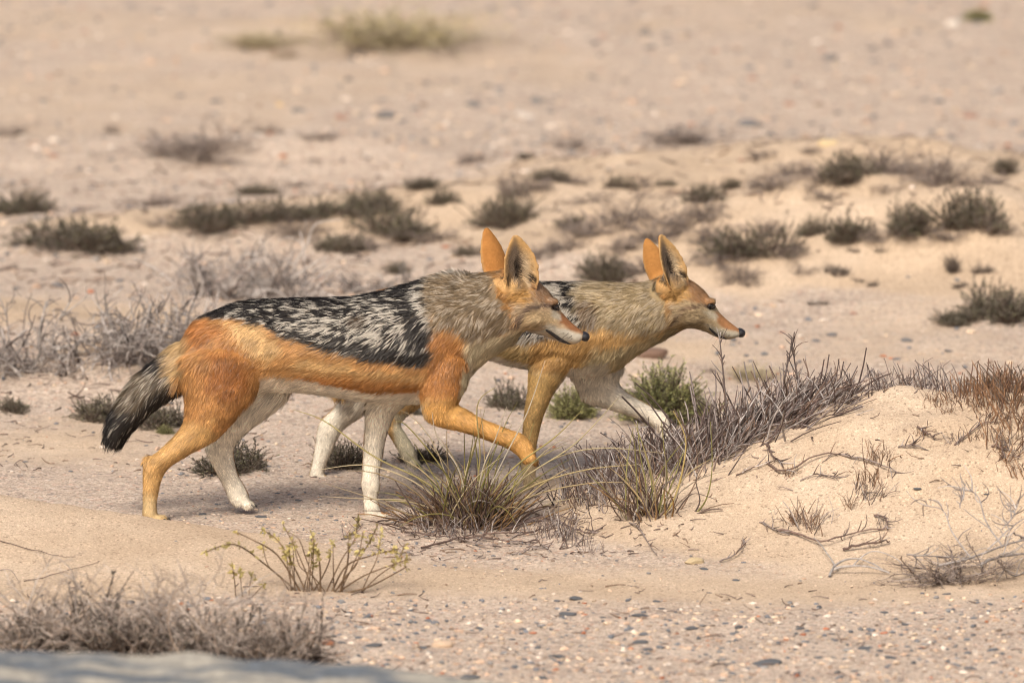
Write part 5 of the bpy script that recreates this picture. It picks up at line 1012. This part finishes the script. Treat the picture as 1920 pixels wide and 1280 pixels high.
# dead shrub with bleached branches on the right foreground
P = on_ground(1790, 1085); o = plant('dead_shrub', TWIG[1], 'dense grey dead shrub with bleached branches at the foot of the mound', 'dead shrub', P, .20, .15, .085, .4)
Pi = np.array(P)
sc_inv = np.array([1 / .20, 1 / .15, 1 / .085])
b_ = thing('fallen_branch', 'bleached white forked branch lying against the grey dead shrub', 'branch', on_ground(1850, 1050)); bl = np.array(b_.location)
rngb = np.random.default_rng(61); YB = P[1]
for pts, r in (([(1760, 1062), (1830, 1042), (1890, 1020), (1960, 1000)], .0034), ([(1840, 1060), (1880, 1048), (1960, 1040)], .0040), ([(1820, 1045), (1790, 1000), (1770, 960), (1728, 948)], .0020), ([(1880, 1025), (1850, 980), (1830, 930), (1790, 925)], .0022), ([(1850, 1030), (1900, 985), (1960, 950)], .0022), ([(1800, 950), (1806, 930), (1808, 905)], .0014), ([(1880, 990), (1900, 960), (1890, 940)], .0014), ([(1870, 1050), (1900, 1075), (1960, 1080)], .0026), ([(1700, 1040), (1760, 1042), (1840, 1048)], .0020), ([(1900, 1000), (1930, 1010), (1960, 1030)], .0022), ([(1900, 960), (1915, 930), (1940, 915)], .0014)):
    c3 = curve_of(np.array([at(a, bb, YB - .03 + .04 * k) for k, (a, bb) in enumerate(pts)]), 14); c3 = c3 + np.cumsum(rngb.normal(size=(14, 3)), 0) * .0009; c3[:, 2] = np.maximum(c3[:, 2], H(c3[:, 0], c3[:, 1]) + r * .5)
    tv, tf = tubes(c3[None], (np.linspace(1, .45, 14) * r * .72)[None], 6); obj('limb', make_mesh('limb', tv - bl, [tf], s2l((156, 149, 145))), M_TWIG, b_)
    n = 8; q, td = along(c3[None].repeat(n, 0), rngb.uniform(.1, .95, n)); P1 = strands(rngb, q, td + rngb.normal(size=(n, 3)) * .7 + np.array([0, -.1, .2]), rngb.uniform(.02, .06, n), 5, .35)
    tv, tf = tubes(P1, np.linspace(.0012, .0006, 5)[None].repeat(n, 0), 4, rngb); obj2('twigs', make_mesh('twigs', tv - bl, [tf], vcol(rngb, n, 20, PALETW)), M_TWIG, b_)
lb = thing('fallen_branch', 'low bleached branch on the gravel left of the grey dead shrub', 'branch', on_ground(1560, 1080)); ll = np.array(lb.location)
for pts, r in (([(1555, 1085), (1570, 1072), (1610, 1062), (1660, 1075)], .0022), ([(1560, 1078), (1600, 1080), (1668, 1078)], .0026), ([(1570, 1072), (1545, 1050), (1525, 1016)], .0014), ([(1600, 1066), (1640, 1050), (1690, 1062)], .0014)):
    c3 = curve_of(path3(pts, .004), 14); c3[:, 2] = H(c3[:, 0], c3[:, 1]) + .003 + np.sin(np.linspace(0, np.pi, 14)) * .012; tv, tf = tubes(c3[None], (np.linspace(1, .5, 14) * r)[None], 6); obj('limb', make_mesh('limb', tv - ll, [tf], s2l((168, 162, 158))), M_TWIG, lb)

# yellow-green succulent-like plant in the sand apron
def leafy(px, py, label, stems, seed, name='leafy_plant'):
    P = on_ground(px, py); rng = np.random.default_rng(seed); o = thing(name, label, 'plant', P)
    for pts, r, lf0 in stems:
        p3 = np.array([at(a, b, P[1] + (rng.uniform(-.06, .06) if i else 0) * i * .5) for i, (a, b) in enumerate(pts)]); p3[0, 2] = Hs(p3[0, 0], p3[0, 1]) - .004; c3 = curve_of(p3, 16)
        tv, tf = tubes(c3[None], (np.linspace(1, .5, 16) * r)[None], 5); s = obj('stem', make_mesh('stem', tv - P, [tf], s2l((124, 104, 84)) * rng.uniform(.8, 1.1)), M_TWIG, o)
        n = int(34 * lf0)
        if n:
            q, td = along(c3[None].repeat(n, 0), rng.uniform(1 - .55 * lf0, .999, n)); lv, lf = leaves(rng, q, norm(td * .5 + rng.normal(size=(n, 3)) * .6), rng.uniform(.006, .012, n), rng.uniform(.0017, .0032, n))
            obj2('leaves', make_mesh('leaves', lv - P, [lf], vcol(rng, n, 4, [(182, 168, 110), (166, 152, 100), (196, 182, 126)]), smooth=False), M_LEAF, s)
    return o
rngp = np.random.default_rng(71); st = [([(560, 1108), (500, 1060), (440, 1020), (382, 1036)], .0018, 1), ([(565, 1100), (520, 1040), (470, 1010), (442, 996)], .0018, .2), ([(575, 1100), (545, 1050), (518, 1010), (490, 992)], .0016, 1), ([(600, 1105), (600, 1060), (590, 1020), (584, 1002)], .0016, .3), ([(620, 1105), (650, 1060), (700, 1040), (748, 1028)], .0018, .7), ([(630, 1108), (680, 1080), (730, 1060), (765, 1048)], .0016, .5), ([(640, 1112), (690, 1100), (730, 1080), (762, 1062)], .0018, .1), ([(585, 1112), (605, 1080), (618, 1050), (620, 1032)], .0016, .4), ([(610, 1100), (640, 1050), (665, 1010), (670, 975)], .0014, .7), ([(625, 1105), (665, 1060), (690, 1020), (708, 985)], .0014, .7), ([(590, 1100), (560, 1040), (540, 1000), (530, 982)], .0014, .1), ([(600, 1100), (575, 1050), (560, 1010), (535, 995)], .0012, .2)]
for _ in range(18):
    x0 = rngp.uniform(540, 680); dx = rngp.normal() * 50 + (x0 - 605) * .7; st.append(([(x0, 1108 + rngp.uniform(-4, 6)), (x0 + dx * .4, 1080), (x0 + dx * .8, 1060 - rngp.uniform(0, 20)), (x0 + dx, 1040 - rngp.uniform(0, 45))], .0012, rngp.uniform(.1, .9)))
leafy(600, 1108, 'sprawling olive plant with yellow-green leaf tips on the foreground sand', st, 72)
leafy(445, 1120, 'three thin leafy stems standing beside the olive plant', [([(442, 1124), (440, 1090), (436, 1062)], .0012, .6), ([(455, 1122), (452, 1095), (450, 1070)], .0012, .6), ([(466, 1122), (468, 1100), (472, 1078)], .0012, .5), ([(470, 1122), (485, 1105), (495, 1094)], .0010, .2)], 73)
# grey fine-leaved shrubs in the left foreground
for px, py, w, h, lab, pr in ((60, 1222, 250, 120, 'dull grey fine-twigged shrub behind the foreground rock, farthest from the olive plant', 0), (220, 1226, 250, 125, 'dull grey fine-twigged shrub in the middle of the row behind the foreground rock', 2), (380, 1240, 270, 150, 'tallest grey-brown twiggy shrub behind the foreground rock, below the olive plant', 3), (520, 1252, 170, 130, 'grey shrub with a straw-coloured base at the gravel end of the foreground row', 1)):
    o = bush('fine_twigged_shrub', FINE[pr], lab, 'shrub', px, py, w, h * 1.25, None, 1.15)
    for me in GREYC[pr % 3]: obj(me.name.split('.')[0], me, None, o, kind='stuff')

# ------------------------------------------------------------------ larger stones and the foreground rock
def stone_mesh(seed, flat, rough=.22, sub=True):
    rng = np.random.default_rng(seed); V, F = subdiv(*ICO2) if sub else ICO2
    V = V * (1 + rough * 2 * (fbm(V[:, 0:1] * 1.6 + seed, V[:, 1:2] * 1.6, V[:, 2:3] * 1.6, seed=seed) - .5))
    cut = rng.normal(size=(5, 3)); cut = norm(cut)
    for c in cut: dd = V @ c; V = V - np.maximum(dd - .72, 0)[:, None] * c
    return V * np.array([1, .8, flat]), F
GSL = ('flat dark slate flake lying on the foreground gravel', 'slate flakes on the foreground gravel'); GFS = ('blurred dark stone on the distant gravel plain', 'dark stones on the distant plain'); GRS = ('blurred rust-red stone on the distant gravel plain', 'rust-red stones on the distant plain'); GPS = ('pale rounded pebble lying among the foreground gravel', 'pale pebbles on the foreground gravel')
SPOTS = []
for px, py, w in ((880, 1270, 48), (1012, 1272, 34), (688, 1160, 24), (655, 1150, 18), (700, 1212, 44), (745, 1172, 24), (1065, 1152, 44), (1080, 1125, 38), (1200, 1155, 46), (1230, 1128, 22), (1240, 1141, 18), (1380, 1088, 20), (1320, 1068, 26), (1775, 1115, 22), (1658, 1152, 22), (1700, 1172, 26), (1440, 1244, 70), (1295, 1180, 40), (1498, 1180, 26), (1860, 1220, 34), (1816, 1255, 28), (1050, 1232, 40), (1370, 1204, 22), (1620, 1218, 34), (1670, 1235, 30), (1200, 1206, 40), (1215, 1218, 30), (790, 1215, 30), (640, 1205, 24), (980, 1180, 20), (1560, 1190, 20), (1330, 1112, 14), (1420, 1140, 14), (1720, 919, 20), (1850, 932, 16), (1900, 1165, 16), (1130, 1160, 16), (900, 1178, 22), (960, 1200, 18), (380, 965, 22), (490, 970, 30), (560, 940, 18), (620, 968, 14)): SPOTS.append((px, py, w, .28, (104, 106, 110), GSL))
for px, py, w in ((405, 193, 30), (725, 222, 60), (1108, 146, 22), (655, 152, 30), (110, 538, 36), (300, 25, 24), (1010, 190, 40), (1250, 68, 24), (1430, 50, 20), (1570, 215, 22), (1640, 220, 20), (885, 200, 40), (1405, 236, 60), (560, 210, 36), (1210, 66, 34), (210, 300, 20), (140, 155, 18), (80, 190, 20), (30, 542, 20), (1220, 92, 30), (1555, 112, 40), (1900, 590, 20), (1700, 640, 30), (1560, 630, 30), (1780, 660, 24)): SPOTS.append((px, py, w, .45, (122, 120, 120), GFS))
for px, py, w in ((160, 62, 20), (152, 15, 18), (1410, 150, 26), (1480, 198, 28), (1130, 70, 22), (640, 222, 36), (1115, 290, 18), (1390, 302, 20), (62, 278, 18), (785, 215, 14), (1820, 220, 36), (1510, 256, 18), (100, 295, 26), (410, 342, 14), (1466, 625, 18), (1600, 590, 18)): SPOTS.append((px, py, w, .5, (172, 136, 120), GRS))
for px, py, w in ((560, 1160, 22), (668, 1240, 34), (1020, 1170, 20), (760, 1260, 20), (930, 1230, 18), (1105, 1262, 22), (1160, 1240, 16), (1560, 1170, 14), (1250, 1195, 16), (1830, 1228, 18), (720, 1195, 14), (810, 1245, 16)): SPOTS.append((px, py, w, .6, (222, 206, 190), GPS))
SPOTS += [(830, 1212, 42, .55, (216, 190, 164), ('large smooth pinkish cream pebble on the foreground gravel', None)), (1302, 1058, 40, .5, (206, 186, 150), ('yellowish cream stone at the foot of the sand mound', None)), (1785, 50, 30, .6, (226, 218, 208), ('blurred white stone alone on the distant plain', None)), (1550, 272, 40, .5, (226, 202, 160), ('blurred pale yellow stone above the far hummock shrubs', None)),
          (1220, 668, 66, .55, (128, 104, 90), ('dark brown rock on the plain behind the far jackal\'s throat', None)), (530, 108, 60, .25, (150, 132, 112), ('long flat brown stone below the straw bush on the distant plain', None)), (615, 1208, 34, .3, (168, 116, 88), ('flat rusty stone beside the grey foreground shrub', None)), (985, 222, 40, .4, (216, 204, 192), ('whitish flat stone on the distant plain', None)), (525, 199, 14, .6, (222, 190, 140), ('small ochre pebble on the distant plain', None))]
SMESH = {}
for i, (px, py, w, fl, c, (lab, grp)) in enumerate(SPOTS):
    V, F = stone_mesh(i % 9, fl); P = on_ground(px, py); s = KF * np.linalg.norm(P - CAM) * w * .5 * (.8 if grp else 1)
    key = (i % 9, fl, c)
    if key not in SMESH: SMESH[key] = make_mesh('stone', V, [F], s2l(c) * .9, smooth=False)
    o = obj('stone', SMESH[key], M_STONE); o.location = P + np.array([0, 0, s * fl * .25]); o.scale = (s, s * RB.uniform(.7, 1.1), s * RB.uniform(.8, 1.1)); o.rotation_euler = (RB.normal() * .1, RB.normal() * .1, RB.uniform(-.5, .5)); tag(o, lab, 'stone', grp)

# foreground rock: a slab on a rise closer to the camera
rng = np.random.default_rng(5); nx_, ny_ = 150, 60
u = np.linspace(-1, 1, nx_); v = np.linspace(-1, 1, ny_); UU, VV = np.meshgrid(u, v, indexing='ij'); ut, vt = UU.ravel(), VV.ravel()
cx, cy = -.52, -3.0; X = cx + ut * .76; Yy = cy + vt * .42
top = np.interp(X, [-1.3, -.9, -.55, -.3, -.1, .2], [.330, .326, .310, .296, .278, .24])
prof = (1 - np.clip(np.abs(vt), 0, 1) ** 5) * (1 - np.clip(np.abs(ut), 0, 1) ** 8)
Z = top * prof ** .5 + (fbm(X * 7, Yy * 7, seed=2) - .5) * .028 * prof + (fbm(X * 30, Yy * 30, seed=6) - .5) * .010 * prof - .05
idx = np.arange(nx_ * ny_).reshape(nx_, ny_); Fq = np.stack([idx[:-1, :-1], idx[1:, :-1], idx[1:, 1:], idx[:-1, 1:]], -1).reshape(-1, 4)
pt = fbm(X * 9, Yy * 22, seed=44); cc = np.where((pt > .52)[:, None], s2l((196, 188, 170)), s2l((128, 134, 142))); k = sstep(.42, .6, pt)[:, None]; cc = s2l((100, 106, 112)) * (1 - k) + s2l((166, 160, 148)) * k
zb = Hs(cx, cy); RV = np.stack([X, Yy, Z + zb + .05], -1)
e0 = np.concatenate([idx[:, 0], idx[-1, 1:], idx[-2::-1, -1], idx[0, -2:0:-1]]); low = RV[e0].copy(); low[:, 2] = zb - .08; n0 = len(RV)
RV2 = np.concatenate([RV, low]); wl = np.arange(len(e0)) + n0; wall = np.stack([e0, wl, np.roll(wl, -1), np.roll(e0, -1)], -1)
ro = obj('foreground_rock', make_mesh('foreground_rock', RV2 - np.array([cx, cy, zb]), [Fq, wall], np.concatenate([cc, cc[e0]]), smooth=True), M_STONE); ro.location = (cx, cy, zb)
tag(ro, 'blurred blue-grey and cream rock slab in front of the grey shrubs', 'rock')

# ------------------------------------------------------------------ twig litter
rng = np.random.default_rng(808); LP = []
for reg, n in (((-40, 320, 1960, 560), 900), ((-40, 640, 700, 900), 300), ((700, 960, 1300, 1050), 240), ((1300, 700, 1960, 1060), 50), ((-40, 1090, 1960, 1290), 260)):
    px, py = rng.uniform(reg[0], reg[2], n), rng.uniform(reg[1], reg[3], n); d = F_ + ((px - 960) * KF)[:, None] * R_ + ((640 - py) * KF)[:, None] * U_
    p = CAM + d * (-CAM[2] / d[:, 2])[:, None]
    if reg[0] == 1300: p = np.stack([(px - 960) * MPP, rng.uniform(-.35, .15, n), np.zeros(n)], -1)
    p[:, 2] = H(p[:, 0], p[:, 1]) + .001; LP.append(p)
LP = np.concatenate(LP); n = len(LP); a = rng.uniform(0, 6.28, n); P = strands(rng, LP, np.stack([np.cos(a), np.sin(a), rng.uniform(-.05, .35, n)], -1), rng.uniform(.006, .035, n) * np.where(LP[:, 1] > 1, 1.6, 1), 4, .3, .15)
P[..., 2] = np.maximum(P[..., 2], H(P[..., 0].ravel(), P[..., 1].ravel()).reshape(P.shape[:2]) + .0005)
tv, tf = tubes(P, np.linspace(.0012, .0006, 4)[None] * rng.uniform(.6, 1.3, (n, 1)) * np.where(LP[:, 1] > 1, 1.6, 1)[:, None], 4, rng)
tag(obj('twig_litter', make_mesh('twig_litter', tv, [tf], vcol(rng, n, 16, [(112, 98, 90), (96, 82, 76), (136, 122, 114), (124, 104, 88)])), M_TWIG), 'fine broken twig litter strewn over the sand and gravel', 'litter', kind='stuff')
